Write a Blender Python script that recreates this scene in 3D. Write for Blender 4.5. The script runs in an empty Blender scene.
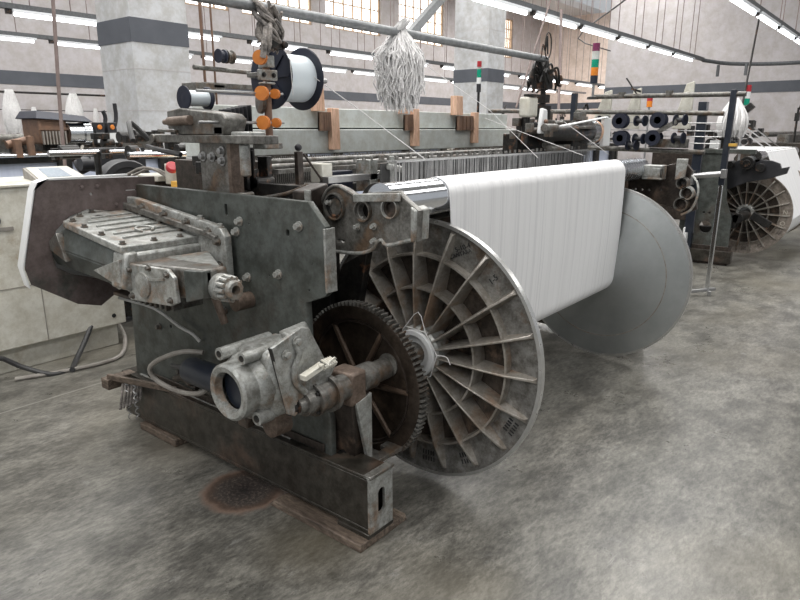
import bpy, bmesh, math, random
from mathutils import Vector, Matrix
random.seed(7)
C = bpy.context.scene.collection
S = bpy.context.scene
R = math.radians

# ------------------------------------------------------------------ camera
cam = bpy.data.objects.new('camera', bpy.data.cameras.new('camera'))
C.objects.link(cam)
cam.location = (0, 0, 1.55)
cam.rotation_euler = (math.pi/2 - 0.2597, 0, 0.6761 - math.pi/2)
cam.data.sensor_width = 36
cam.data.lens = 643.3/800*36
cam.data.clip_start = 0.05
cam.data.clip_end = 200
S.camera = cam

# ------------------------------------------------------------------ world, lights, exposure
w = bpy.data.worlds.new('daylight'); S.world = w; w.use_nodes = True
bg = w.node_tree.nodes['Background']
bg.inputs[0].default_value = (0.93, 0.96, 1.0, 1)
bg.inputs[1].default_value = 0.36
S.view_settings.view_transform = 'Standard'
S.view_settings.look = 'None'
S.view_settings.exposure = 0.42
S.view_settings.gamma = 1

def area(name, loc, sx, sy, power, rot=(0, 0, 0), col=(1, 0.98, 0.95)):
    l = bpy.data.lights.new(name, 'AREA'); l.shape = 'RECTANGLE'
    l.size = sx; l.size_y = sy; l.energy = power; l.color = col
    o = bpy.data.objects.new(name, l); C.objects.link(o)
    o.location = loc; o.rotation_euler = rot
    return o
# added area lamps, out of view below the roof, for soft overhead light
area('fill_light_near', (2.0, 2.6, 7.3), 26, 2.2, 1020)
area('fill_light_middle', (12, 8.0, 7.3), 26, 2.2, 1150)
area('fill_light_far', (14, 14.2, 7.3), 34, 2.2, 1000)
area('fill_light_bay', (30.0, 11.2, 7.3), 9, 2.2, 700)  # added to brighten the wall of the far bay
area('fill_light_side', (5, -3.6, 7.3), 24, 2.2, 600)

# ------------------------------------------------------------------ materials
def mat(name, c1, c2=None, rough=.5, metal=0.0, scale=8, bump=0.0, rust=None, rustc=(.20, .09, .045), stretch=(1, 1, 1), emit=0, rr=.12, grime=0):
    m = bpy.data.materials.new(name); m.use_nodes = True
    nt = m.node_tree; b = nt.nodes['Principled BSDF']
    N = nt.nodes.new; L = nt.links.new
    c2 = c2 or tuple(v*.82 for v in c1)
    tc = N('ShaderNodeTexCoord'); mp = N('ShaderNodeMapping'); mp.inputs['Scale'].default_value = stretch
    L(tc.outputs['Object'], mp.inputs[0])
    n1 = N('ShaderNodeTexNoise'); n1.inputs['Scale'].default_value = scale; n1.inputs['Detail'].default_value = 6; n1.inputs['Roughness'].default_value = .65
    L(mp.outputs[0], n1.inputs['Vector'])
    r1 = N('ShaderNodeValToRGB'); r1.color_ramp.elements[0].position = .35; r1.color_ramp.elements[1].position = .65
    r1.color_ramp.elements[0].color = (*c1, 1); r1.color_ramp.elements[1].color = (*c2, 1)
    L(n1.outputs[0], r1.inputs[0]); out = r1.outputs[0]
    if rust:
        n2 = N('ShaderNodeTexNoise'); n2.inputs['Scale'].default_value = scale*.55; n2.inputs['Detail'].default_value = 8; n2.inputs['Roughness'].default_value = .7
        L(mp.outputs[0], n2.inputs['Vector'])
        r2 = N('ShaderNodeValToRGB'); p = .62 - rust*.3
        r2.color_ramp.elements[0].position = p; r2.color_ramp.elements[1].position = p + .1
        L(n2.outputs[0], r2.inputs[0])
        mx = N('ShaderNodeMix'); mx.data_type = 'RGBA'
        L(r2.outputs[0], mx.inputs[0]); L(out, mx.inputs[6]); mx.inputs[7].default_value = (*rustc, 1)
        out = mx.outputs[2]
        mr = N('ShaderNodeMapRange'); L(r2.outputs[0], mr.inputs[0]); mr.inputs[3].default_value = metal; mr.inputs[4].default_value = 0
        L(mr.outputs[0], b.inputs['Metallic'])
    else: b.inputs['Metallic'].default_value = metal
    if grime:
        n3 = N('ShaderNodeTexNoise'); n3.inputs['Scale'].default_value = scale*3.3; n3.inputs['Detail'].default_value = 10; n3.inputs['Roughness'].default_value = .75
        L(mp.outputs[0], n3.inputs['Vector'])
        r3 = N('ShaderNodeValToRGB'); r3.color_ramp.elements[0].position = .40; r3.color_ramp.elements[1].position = .60
        k = 1-grime; r3.color_ramp.elements[0].color = (k, k*.97, k*.92, 1); r3.color_ramp.elements[1].color = (1.12, 1.12, 1.12, 1); L(n3.outputs[0], r3.inputs[0])
        m3 = N('ShaderNodeMix'); m3.data_type = 'RGBA'; m3.blend_type = 'MULTIPLY'; m3.inputs[0].default_value = 1; L(out, m3.inputs[6]); L(r3.outputs[0], m3.inputs[7]); out = m3.outputs[2]
    L(out, b.inputs['Base Color'])
    rm = N('ShaderNodeMapRange'); L(n1.outputs[0], rm.inputs[0]); rm.inputs[3].default_value = max(rough-rr, .03); rm.inputs[4].default_value = min(rough+rr, 1)
    L(rm.outputs[0], b.inputs['Roughness'])
    if bump:
        bp = N('ShaderNodeBump'); bp.inputs['Strength'].default_value = bump; bp.inputs['Distance'].default_value = .01
        L(n1.outputs[0], bp.inputs['Height']); L(bp.outputs[0], b.inputs['Normal'])
    if emit:
        L(out, b.inputs['Emission Color']); b.inputs['Emission Strength'].default_value = emit
    return m

M = dict(
 green=mat('green_machine_paint', (.074, .083, .078), (.115, .125, .118), .36, .3, 4, .12, rust=.25, rustc=(.06, .05, .04), grime=.4),
 darkgreen=mat('oily_green_paint', (.042, .038, .032), (.068, .062, .052), .34, .3, 5, .14, rust=.4, rustc=(.068, .046, .034), grime=.5),
 brown=mat('oily_brown_iron', (.038, .03, .026), (.07, .055, .046), .4, .4, 9, .2, rust=.2, rustc=(.10, .065, .045), grime=.5),
 maroon=mat('brown_primer_sheet', (.125, .098, .095), (.17, .137, .132), .5, .1, 4, .05, rust=.2, rustc=(.08, .082, .075), grime=.3),
 cast=mat('worn_cast_metal', (.46, .465, .45), (.28, .295, .285), .38, .4, 9, .3, rust=.3, rustc=(.24, .175, .13), grime=.4),
 castdark=mat('dull_cast_metal', (.22, .215, .20), (.11, .107, .10), .4, .4, 10, .3, rust=.35, rustc=(.11, .075, .05), grime=.5),
 alu=mat('dull_aluminium', (.34, .335, .32), (.20, .195, .185), .4, .55, 8, .25, rust=.28, rustc=(.13, .095, .07), grime=.45),
 aluin=mat('spun_aluminium', (.44, .46, .46), (.36, .38, .38), .38, .75, 6, .05),
 rim=mat('bright_aluminium_rim', (.62, .62, .61), (.5, .5, .49), .3, .8, 20, .02),
 gear=mat('oily_gear_iron', (.036, .028, .022), (.07, .052, .04), .38, .45, 6, .2, rust=.25, rustc=(.085, .055, .035), grime=.5),
 chrome=mat('polished_chrome', (.78, .8, .83), (.7, .72, .75), .14, 1, 6, 0, rr=.05),
 steel=mat('bare_steel', (.42, .42, .42), (.3, .3, .3), .35, .8, 15, .05),
 pipe=mat('galvanised_pipe', (.30, .31, .32), (.2, .21, .215), .5, .4, 30, .1),
 black=mat('black_plastic', (.016, .017, .02), (.03, .03, .034), .4, 0, 10),
 navy=mat('navy_plastic', (.006, .008, .02), (.010, .014, .03), .5, 0, 6),
 motorblue=mat('dark_blue_paint', (.012, .017, .03), (.03, .035, .045), .35, .2, 8),
 dark=mat('dark_iron', (.02, .02, .021), (.045, .043, .04), .4, .5, 14, .2, rust=.15, grime=.4),
 cream=mat('cream_panel_paint', (.62, .61, .55), (.54, .53, .475), .45, 0, 3, .02, rust=.03, rustc=(.36, .3, .22), grime=.12),
 white=mat('white_paint', (.78, .79, .79), (.7, .71, .71), .4, 0, 5),
 beam=mat('pale_green_beam_paint', (.58, .61, .59), (.50, .53, .515), .5, .1, 3, .03, grime=.1),
 wood=mat('pale_wood', (.74, .50, .37), (.58, .36, .25), .7, 0, 6, .1, stretch=(6, 6, .8), grime=.2),
 oldwood=mat('oil_soaked_timber', (.17, .13, .10), (.075, .055, .042), .7, 0, 5, .4, stretch=(4, 1, 4), rust=.2, rustc=(.24, .19, .15), grime=.5),
 yarn=mat('white_yarn', (.80, .79, .78), (.66, .65, .65), .85, 0, 40, .1),
 film=mat('wound_yarn_film', (.74, .80, .83), (.68, .75, .79), .35, 0, 5),
 orange=mat('orange_plastic', (.75, .26, .05), (.6, .19, .035), .4, 0, 8),
 yellow=mat('yellow_paint', (.7, .42, .08), (.6, .35, .06), .5),
 red=mat('red_plastic', (.42, .02, .03), (.36, .02, .03), .35),
 greenlens=mat('green_lens', (.0, .3, .18), (.0, .25, .15), .25),
 purple=mat('purple_lens', (.2, .03, .1), (.16, .03, .08), .25),
 amber=mat('amber_lens', (.75, .25, .03), (.65, .2, .02), .25),
 copper=mat('brown_motor_paint', (.25, .15, .1), (.15, .095, .07), .45, .3, 12),
 bluecloth=mat('pale_blue_fabric', (.55, .6, .72), (.48, .53, .66), .8, 0, 3, 0, stretch=(14, 14, .3)),
 hose=mat('grey_hose', (.32, .30, .27), (.22, .2, .18), .5, 0, 10),
 blackhose=mat('black_cable', (.03, .03, .032), (.05, .05, .05), .5),
 whitehose=mat('clear_hose', (.5, .5, .48), (.4, .4, .38), .35),
 rag=mat('greasy_rag', (.46, .42, .39), (.09, .085, .085), .85, 0, 22, .3, grime=.4),
 rod=mat('brown_hanger_rod', (.22, .17, .16), (.16, .12, .11), .6),
 tray=mat('grey_cable_tray', (.12, .125, .13), (.08, .085, .09), .5, .2, 20),
 tube=mat('lit_fluorescent_tube', (.95, .98, 1), (.95, .98, 1), .3, emit=4.0),
 reflector=mat('white_lamp_reflector', (.75, .77, .8), (.7, .72, .75), .4),
 wall=mat('painted_wall', (.46, .44, .45), (.415, .395, .405), .8, 0, .9, .04, grime=.06),
 peach=mat('sun_tinted_plaster', (.72, .61, .55), (.66, .56, .50), .8, 0, .8, .03, grime=.08),  # pink tint of sunlight put into the wall colour
 band=mat('slate_wall_band', (.085, .092, .11), (.07, .077, .092), .6, 0, 2, .02),
 column=mat('column_render', (.50, .51, .525), (.42, .43, .445), .8, 0, 1.6, .15, grime=.12),
 ceiling=mat('ceiling_paint', (.6, .6, .6), (.55, .55, .55), .8, 0, 1),
 glassday=mat('daylit_window_pane', (1, .96, .9), (1, .97, .93), .3, emit=2.2),
 mullion=mat('ochre_window_frame', (.45, .33, .22), (.38, .28, .2), .6),
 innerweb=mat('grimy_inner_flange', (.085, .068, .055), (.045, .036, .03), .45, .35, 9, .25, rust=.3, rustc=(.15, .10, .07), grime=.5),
 ribalu=mat('worn_rib_aluminium', (.42, .40, .37), (.28, .25, .215), .38, .5, 7, .2, rust=.3, rustc=(.20, .14, .10), grime=.3),
 gearrib=mat('rubbed_gear_iron', (.13, .092, .068), (.085, .06, .045), .35, .45, 8, .1, grime=.3),
 rustcast=mat('rusty_cast_metal', (.21, .16, .13), (.13, .095, .075), .5, .3, 12, .3, grime=.4),
 keypad=mat('grey_blue_keypad', (.16, .2, .25), (.3, .34, .38), .5, 0, 60),
 wiredark=mat('dark_recess_sheet', (.06, .06, .06), (.04, .04, .04), .7),
 ink=mat('marker_ink', (.012, .012, .014), (.02, .02, .02), .6),
 paintmark=mat('pale_paint_mark', (.6, .57, .5), (.5, .47, .4), .7),
)

def floor_mat():
    m = bpy.data.materials.new('polished_concrete'); m.use_nodes = True
    nt = m.node_tree; b = nt.nodes['Principled BSDF']; N = nt.nodes.new; L = nt.links.new
    tc = N('ShaderNodeNewGeometry')
    def noise(s, d=8, r=.6, st=(1, 1, 1), rot=0, dist=0):
        mp = N('ShaderNodeMapping'); mp.inputs['Scale'].default_value = st; mp.inputs['Rotation'].default_value = (0, 0, rot)
        L(tc.outputs['Position'], mp.inputs[0]); n = N('ShaderNodeTexNoise')
        n.inputs['Scale'].default_value = s; n.inputs['Detail'].default_value = d; n.inputs['Roughness'].default_value = r
        n.inputs['Distortion'].default_value = dist
        L(mp.outputs[0], n.inputs['Vector']); return n.outputs[0]
    def ramp(v, p0, c0, p1, c1):
        r = N('ShaderNodeValToRGB'); e = r.color_ramp.elements; e[0].position = p0; e[1].position = p1
        e[0].color = (*c0, 1); e[1].color = (*c1, 1); L(v, r.inputs[0]); return r.outputs[0]
    def mix(f, a, c, mode='MIX'):
        x = N('ShaderNodeMix'); x.data_type = 'RGBA'; x.blend_type = mode
        if isinstance(f, float): x.inputs[0].default_value = f
        else: L(f, x.inputs[0])
        for v, i in ((a, 6), (c, 7)):
            if isinstance(v, tuple): x.inputs[i].default_value = (*v, 1)
            else: L(v, x.inputs[i])
        return x.outputs[2]
    a = ramp(noise(.8, 8, .62, dist=.25), .32, (.104, .100, .088), .68, (.180, .174, .156))
    c = ramp(noise(3.4, 12, .72, (1, 1.7, 1), .75, .15), .40, (.58, .58, .58), .60, (1.28, 1.28, 1.27))
    col = mix(1.0, a, c, 'MULTIPLY')
    f = ramp(noise(20, 10, .8, (1, 2.6, 1), .66), .40, (.46, .46, .46), .60, (1.4, 1.4, 1.4))
    col = mix(.75, col, f, 'MULTIPLY')
    # greenish/olive and warm tints
    col = mix(ramp(noise(.7, 4, .5), .5, (0, 0, 0), .7, (.45, .45, .45)), col, (.21, .19, .145))
    # white scuffs
    col = mix(ramp(noise(4.5, 12, .8, (1, 1.8, 1), .7, .3), .58, (0, 0, 0), .72, (.5, .5, .5)), col, (.33, .33, .32))
    # fine pale scratches and darker scuffs in two directions
    col = mix(ramp(noise(9, 12, .85, (.25, 5, 1), .5, .4), .60, (0, 0, 0), .66, (.55, .55, .55)), col, (.30, .29, .27))
    col = mix(ramp(noise(6, 12, .85, (.3, 4, 1), -.9, .5), .61, (0, 0, 0), .68, (.5, .5, .5)), col, (.07, .066, .06))
    # the ring shaped oil stain
    def dist(x, y):
        mp = N('ShaderNodeVectorMath'); mp.operation = 'DISTANCE'; L(tc.outputs['Position'], mp.inputs[0]); mp.inputs[1].default_value = (x, y, 0)
        nn = noise(9, 5, .7); ma = N('ShaderNodeMath'); ma.operation = 'MULTIPLY_ADD'; L(nn, ma.inputs[0]); ma.inputs[1].default_value = .07
        L(mp.outputs['Value'], ma.inputs[2]); return ma.outputs[0]
    d = dist(1.555, 2.135)
    r = N('ShaderNodeValToRGB'); e = r.color_ramp.elements
    e[0].position = .03; e[0].color = (.01, .01, .01, 1); e[1].position = .240; e[1].color = (.19, .17, .15, 1)
    for p, cc in ((.06, (.03, .026, .025)), (.15, (.055, .047, .042)), (.185, (.075, .052, .04)), (.205, (.16, .11, .085)), (.222, (.17, .125, .10))):
        x = e.new(p); x.color = (*cc, 1)
    L(d, r.inputs[0])
    r2 = ramp(d, .20, (1, 1, 1), .235, (0, 0, 0))
    speck = ramp(noise(75, 3, .8), .5, (.8, .8, .8), .68, (3.2, 3.0, 2.8))
    st = mix(ramp(d, .14, (1, 1, 1), .19, (0, 0, 0)), r.outputs[0], mix(1.0, r.outputs[0], speck, 'MULTIPLY'))
    col = mix(r2, col, st)
    # old oil spread along the loom foot
    d2 = dist(1.50, 1.62); col = mix(ramp(d2, .05, (.55, .55, .55), .33, (0, 0, 0)), col, (.10, .085, .055))
    d3 = dist(1.66, 2.75); col = mix(ramp(d3, .05, (.5, .5, .5), .4, (0, 0, 0)), col, (.12, .10, .07))
    # saw-cut joint along X at y = 3.85 and one across
    sx = N('ShaderNodeSeparateXYZ'); L(tc.outputs['Position'], sx.inputs[0])
    for axis, pos in ((1, 3.85), (1, -2.2), (0, 12.0)):
        s = N('ShaderNodeMath'); s.operation = 'SUBTRACT'; L(sx.outputs[axis], s.inputs[0]); s.inputs[1].default_value = pos
        ab = N('ShaderNodeMath'); ab.operation = 'ABSOLUTE'; L(s.outputs[0], ab.inputs[0])
        col = mix(ramp(ab.outputs[0], .003, (.6, .6, .6), .009, (0, 0, 0)), col, (.36, .35, .32))
    L(col, b.inputs['Base Color'])
    rg = N('ShaderNodeMapRange'); L(noise(2.2, 8, .7), rg.inputs[0]); rg.inputs[3].default_value = .14; rg.inputs[4].default_value = .50
    L(rg.outputs[0], b.inputs['Roughness']); b.inputs['Specular IOR Level'].default_value = .5
    bp = N('ShaderNodeBump'); bp.inputs['Strength'].default_value = .12; bp.inputs['Distance'].default_value = .01
    L(noise(14, 8, .7), bp.inputs['Height']); L(bp.outputs[0], b.inputs['Normal'])
    return m

def warp_mat():
    m = bpy.data.materials.new('white_warp_threads'); m.use_nodes = True
    nt = m.node_tree; b = nt.nodes['Principled BSDF']; N = nt.nodes.new; L = nt.links.new
    tc = N('ShaderNodeTexCoord')
    o = []
    for sc, st in ((1, (38, 0.5, 0.5)), (1, (150, .8, .8))):
        mp = N('ShaderNodeMapping'); mp.inputs['Scale'].default_value = st; L(tc.outputs['Object'], mp.inputs[0])
        n = N('ShaderNodeTexNoise'); n.inputs['Scale'].default_value = sc; n.inputs['Detail'].default_value = 3; L(mp.outputs[0], n.inputs['Vector']); o.append(n.outputs[0])
    ad = N('ShaderNodeMath'); ad.operation = 'MULTIPLY_ADD'; L(o[0], ad.inputs[0]); ad.inputs[1].default_value = .6
    ml = N('ShaderNodeMath'); ml.operation = 'MULTIPLY'; L(o[1], ml.inputs[0]); ml.inputs[1].default_value = .4; L(ml.outputs[0], ad.inputs[2])
    r = N('ShaderNodeValToRGB'); e = r.color_ramp.elements; e[0].position = .34; e[0].color = (.70, .70, .71, 1); e[1].position = .50; e[1].color = (.82, .82, .825, 1)
    L(ad.outputs[0], r.inputs[0]); L(r.outputs[0], b.inputs['Base Color']); b.inputs['Roughness'].default_value = .55
    bp = N('ShaderNodeBump'); bp.inputs['Strength'].default_value = .3; bp.inputs['Distance'].default_value = .003
    L(ad.outputs[0], bp.inputs['Height']); L(bp.outputs[0], b.inputs['Normal'])
    return m
M['warp'] = warp_mat(); M['floor'] = floor_mat()

# ------------------------------------------------------------------ mesh helpers
ORG = {}          # world origin of every object built
AX = {'x': Vector((1, 0, 0)), 'y': Vector((0, 1, 0)), 'z': Vector((0, 0, 1))}
def frame(d):
    d = d.normalized(); a = Vector((0, 0, 1)) if abs(d.z) < .9 else Vector((1, 0, 0))
    u = a.cross(d).normalized(); return u, d.cross(u)
SPLIT = {'head_linkage', 'linkage', 'bolt_boss', 'bolt_hole', 'harness_stay', 'front_post', 'slanting_rod', 'knotter_works', 'selvage_works', 'guide_wire', 'guide_rod', 'chrome_rail', 'rail_post', 'cables', 'motor_fin', 'black_fin_stack', 'drain_plug', 'coil_spring', 'hanging_rag_strip', 'panel_joint', 'board_joint', 'stop_motion_rail', 'harness_tube', 'harness_bed', 'spacer_strip', 'roller_grip_rings', 'bearing_group', 'spline_tooth', 'lid_rib', 'cast_mark', 'spindle_group', 'rod', 'black_motor', 'red_wiring', 'small_strap', 'cross_rod'}
class MB:
    def __init__(s): s.b = bmesh.new()
    def verts(s, ps): return [s.b.verts.new(p) for p in ps]
    def face(s, vs):
        try: s.b.faces.new(vs)
        except ValueError: pass
    def box(s, x0, x1, y0, y1, z0, z1):
        v = s.verts([(x, y, z) for z in (z0, z1) for y in (y0, y1) for x in (x0, x1)])
        for f in ((0, 2, 3, 1), (4, 5, 7, 6), (0, 1, 5, 4), (2, 6, 7, 3), (0, 4, 6, 2), (1, 3, 7, 5)): s.face([v[i] for i in f])
        return s
    def loft(s, A, Bp):
        a = s.verts(A); b = s.verts(Bp); n = len(a)
        for i in range(n): s.face([a[i], a[(i+1) % n], b[(i+1) % n], b[i]])
        s.face(a[::-1]); s.face(b); return s
    def prism(s, ax, poly, a, b):
        f = {'x': lambda p, t: (t, p[0], p[1]), 'y': lambda p, t: (p[0], t, p[1]), 'z': lambda p, t: (p[0], p[1], t)}[ax]
        return s.loft([f(p, a) for p in poly], [f(p, b) for p in poly])
    def bar(s, p, q, wx, wy=None):
        p = Vector(p); q = Vector(q); wy = wy or wx; u, v = frame(q-p)
        k = [(-1, -1), (1, -1), (1, 1), (-1, 1)]
        return s.loft([p+u*i*wx/2+v*j*wy/2 for i, j in k], [q+u*i*wx/2+v*j*wy/2 for i, j in k])
    def lathe(s, o, d, prof, n=32, cap=True):
        """prof: list of (t along d, radius)"""
        o = Vector(o); d = Vector(d).normalized(); u, v = frame(d); rings = []
        for t, r in prof:
            rings.append(s.verts([o+d*t+(u*math.cos(2*math.pi*i/n)+v*math.sin(2*math.pi*i/n))*max(r, 1e-4) for i in range(n)]))
        for a, b in zip(rings, rings[1:]):
            for i in range(n): s.face([a[i], a[(i+1) % n], b[(i+1) % n], b[i]])
        if cap: s.face(rings[0][::-1]); s.face(rings[-1])
        return s
    def cyl(s, p, q, r, r2=None, n=20):
        p = Vector(p); q = Vector(q); return s.lathe(p, q-p, [(0, r), ((q-p).length, r if r2 is None else r2)], n)
    def tube(s, pts, r, n=8, smooth=3):
        pts = [Vector(p) for p in pts]
        if smooth and len(pts) > 2:
            q = []
            P = [pts[0]*2-pts[1]]+pts+[pts[-1]*2-pts[-2]]
            for i in range(1, len(P)-2):
                a, b, c, d = P[i-1:i+3]
                for k in range(smooth):
                    t = k/smooth
                    q.append(.5*((2*b)+(-a+c)*t+(2*a-5*b+4*c-d)*t*t+(-a+3*b-3*c+d)*t**3))
            q.append(pts[-1]); pts = q
        u = None; rings = []
        for i, p in enumerate(pts):
            d = (pts[min(i+1, len(pts)-1)]-pts[max(i-1, 0)]).normalized()
            if u is None: u, v = frame(d)
            else:
                u = (u-d*u.dot(d)); u = u.normalized() if u.length > 1e-6 else frame(d)[0]; v = d.cross(u)
            rr = r(i/(len(pts)-1)) if callable(r) else r
            rings.append(s.verts([p+(u*math.cos(2*math.pi*k/n)+v*math.sin(2*math.pi*k/n))*rr for k in range(n)]))
        for a, b in zip(rings, rings[1:]):
            for i in range(n): s.face([a[i], a[(i+1) % n], b[(i+1) % n], b[i]])
        s.face(rings[0][::-1]); s.face(rings[-1]); return s
    def ball(s, c, r, n=12):
        return s.lathe(c, (0, 0, 1), [(-r*math.cos(math.pi*i/n), r*math.sin(math.pi*i/n)) for i in range(n+1)], n*2, False)
    def hexbolt(s, c, d, r, h):
        return s.lathe(c, d, [(0, r*1.5), (h*.25, r*1.5)], 16).lathe(Vector(c)+Vector(d).normalized()*h*.25, d, [(0, r), (h*.7, r), (h*.75, r*.85)], 6)
    def build(s, name, m, parent=None, bevel=0, smooth=True, label=None):
        if name in SPLIT and parent is not None:
            s.b.verts.index_update(); seen = set(); isl = []
            for v in s.b.verts:
                if v in seen: continue
                st = [v]; seen.add(v); comp = []
                while st:
                    a = st.pop(); comp.append(a)
                    for e in a.link_edges:
                        o = e.other_vert(a)
                        if o not in seen: seen.add(o); st.append(o)
                isl.append(comp)
            if len(isl) > 1:
                last = None
                for comp in isl:
                    q = MB(); mp = {v: q.b.verts.new(v.co) for v in comp}
                    for f in {f for v in comp for f in v.link_faces}: q.b.faces.new([mp[v] for v in f.verts])
                    last = q.build(name+'\0', m, parent, bevel, smooth, label)
                s.b.free(); return last
        name = name.rstrip('\0')
        bmesh.ops.recalc_face_normals(s.b, faces=s.b.faces[:])
        me = bpy.data.meshes.new(name)
        if not s.b.verts: raise RuntimeError(name)
        lo = Vector([min(v.co[i] for v in s.b.verts) for i in range(3)]); hi = Vector([max(v.co[i] for v in s.b.verts) for i in range(3)])
        c = (lo+hi)/2
        if parent is None: c.z = lo.z
        for v in s.b.verts: v.co -= c
        s.b.to_mesh(me); s.b.free()
        return link(name, me, m, c, parent, bevel, smooth, label)
def link(name, me, m, c, parent=None, bevel=0, smooth=True, label=None):
    o = bpy.data.objects.new(name, me); C.objects.link(o)
    ORG[o.name] = c.copy()
    o.location = c - (ORG[parent.name] if parent else Vector())
    if parent: o.parent = parent
    if m: me.materials.append(M[m] if isinstance(m, str) else m)
    if smooth:
        for p in me.polygons: p.use_smooth = True
        me.set_sharp_from_angle(angle=R(35))
    if bevel:
        b = o.modifiers.new('bevel', 'BEVEL'); b.width = bevel; b.segments = 2; b.limit_method = 'ANGLE'; b.angle_limit = R(40)
    if label: o['label'] = label
    return o
def plate(name, m, x, th, outline, holes=(), parent=None, ax='x', bevel=.002, label=None):
    """flat plate with real holes. outline/holes in (y,z) for ax x, (x,z) for ax y"""
    cu = bpy.data.curves.new(name, 'CURVE'); cu.dimensions = '2D'; cu.fill_mode = 'BOTH'; cu.extrude = th/2-bevel; cu.bevel_depth = bevel; cu.bevel_resolution = 1
    cx = sum(p[0] for p in outline)/len(outline); cz = sum(p[1] for p in outline)/len(outline)
    for poly in [outline]+[hole(h) for h in holes]:
        sp = cu.splines.new('POLY'); sp.points.add(len(poly)-1); sp.use_cyclic_u = True
        for i, p in enumerate(poly): sp.points[i].co = (p[0]-cx, p[1]-cz, 0, 1)
    tmp = bpy.data.objects.new('tmp', cu); C.objects.link(tmp)
    me = bpy.data.meshes.new_from_object(tmp.evaluated_get(bpy.context.evaluated_depsgraph_get()))
    bpy.data.objects.remove(tmp)
    if ax == 'x': mt = Matrix(((0, 0, 1, 0), (1, 0, 0, 0), (0, 1, 0, 0), (0, 0, 0, 1))); c = Vector((x, cx, cz))
    else: mt = Matrix(((1, 0, 0, 0), (0, 0, -1, 0), (0, 1, 0, 0), (0, 0, 0, 1))); c = Vector((cx, x, cz))
    me.transform(mt); me.materials.clear()
    return link(name, me, m, c, parent, 0, True, label)
def hole(h):
    if len(h) == 3: y, z, r = h; return [(y+r*math.cos(t*math.pi/10), z+r*math.sin(t*math.pi/10)) for t in range(20)]
    if len(h) == 4 and not isinstance(h[0], tuple):      # slot: y, z, half width, half height
        y, z, a, b = h; r = min(a, b)*.98; return [(y+(a-r)*(1 if math.cos(t) > 0 else -1)+r*math.cos(t), z+(b-r)*(1 if math.sin(t) > 0 else -1)+r*math.sin(t)) for t in [(k+.5)*math.pi/8 for k in range(16)]]
    return list(h)
def text(name, body, size, loc, m, parent, rot, depth=.0012):
    cu = bpy.data.curves.new(name, 'FONT'); cu.body = body; cu.size = size; cu.extrude = depth; cu.align_x = 'CENTER'; cu.align_y = 'CENTER'
    tmp = bpy.data.objects.new('tmp', cu); C.objects.link(tmp)
    me = bpy.data.meshes.new_from_object(tmp.evaluated_get(bpy.context.evaluated_depsgraph_get())); bpy.data.objects.remove(tmp)
    me.transform(rot.to_4x4()); me.materials.clear()
    return link(name, me, m, Vector(loc), parent, 0, False)
def tag(o, label, cat, group=None):
    o['label'] = label; o['category'] = cat
    if group: o['group'] = group
    return o
def thing(name, label, cat, loc, group=None):
    o = bpy.data.objects.new(name, None); C.objects.link(o); o.empty_display_size = .1
    o.location = loc; ORG[o.name] = Vector(loc); return tag(o, label, cat, group)
def struct(o): o['kind'] = 'structure'; return o
def dup(root, loc, label=None, scale=1):
    r = root.copy(); C.objects.link(r); r.location = loc; r.scale = (scale,)*3
    ORG[r.name] = Vector(loc)
    if label: r['label'] = label
    for ch in list(root.children):
        c = ch.copy(); C.objects.link(c); c.parent = r
        for g in list(ch.children):
            d = g.copy(); C.objects.link(d); d.parent = c
    return r
def boltpart(parent, pts, d, r, h, m='castdark'):
    for p in pts: MB().hexbolt(p, d, r, h).build('bolt', m, parent)

# ------------------------------------------------------------------ the hall
f = MB().box(-8, 37, -9, 19, -.15, 0).build('floor', 'floor'); struct(f)
ZC = 7.6
# wall along the far left side, with high windows
wins = [(11.0, 14.2), (14.7, 17.9), (18.6, 21.8), (23.0, 26.3), (31.7, 32.8)]
b = MB(); b.box(-8, 37, 18.5, 18.8, 0, 5.25); b.box(-8, 37, 18.5, 18.8, 7.2, ZC)
x = -8
for a, c in wins+[(37, 37)]:
    b.box(x, a, 18.5, 18.8, 5.25, 7.2); x = c
struct(b.build('wall_left', 'wall', smooth=False))
b = MB(); b.box(-8, 36.0, 18.485, 18.499, 2.655, 2.985); struct(b.build('trim_1', 'band', smooth=False))
for i, (a, c) in enumerate(wins):
    fr = MB(); n = 6
    fr.box(a, c, 18.56, 18.64, 5.25, 5.31).box(a, c, 18.56, 18.64, 7.14, 7.2).box(a, a+.06, 18.56, 18.64, 5.31, 7.14).box(c-.06, c, 18.56, 18.64, 5.31, 7.14)
    for k in range(1, n): xx = a+(c-a)*k/n; fr.box(xx-.025, xx+.025, 18.57, 18.63, 5.31, 7.14)
    for k in range(1, 4): zz = 5.3+1.85*k/4; fr.box(a+.06, c-.06, 18.575, 18.625, zz-.02, zz+.02)
    o = struct(fr.build('window_%d' % (i+1), 'mullion', smooth=False))
    MB().box(a+.03, c-.03, 18.66, 18.68, 5.27, 7.18).build('pane', 'glassday', o, smooth=False)
# wall on the right ends in a step back to a deeper peach bay, its wall colour holding the sunlight's tint
b = MB(); b.box(23.5, 23.8, -9, 9.45, 0, ZC); b.box(23.8, 36.3, 9.15, 9.45, 0, ZC); struct(b.build('wall_right', 'wall', smooth=False))
b = MB(); b.box(23.485, 23.499, -9, 9.45, 2.655, 2.985); struct(b.build('trim_2', 'band', smooth=False))
b = MB(); b.box(36, 36.3, 9.45, 18.5, 0, ZC); struct(b.build('wall_back', 'peach', smooth=False))
b = MB(); b.box(35.985, 35.999, 9.45, 18.48, 2.655, 2.985); struct(b.build('trim_3', 'band', smooth=False))
# unseen roof slabs; open bays added between them to let light in
b = MB()
for y0, y1 in ((-9, -4.8), (-2.4, 1.4), (3.8, 6.8), (9.2, 13.0), (15.4, 18.8)): b.box(-8, 37, y0, y1, ZC, ZC+.3)
struct(b.build('ceiling', 'ceiling', smooth=False))
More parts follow.
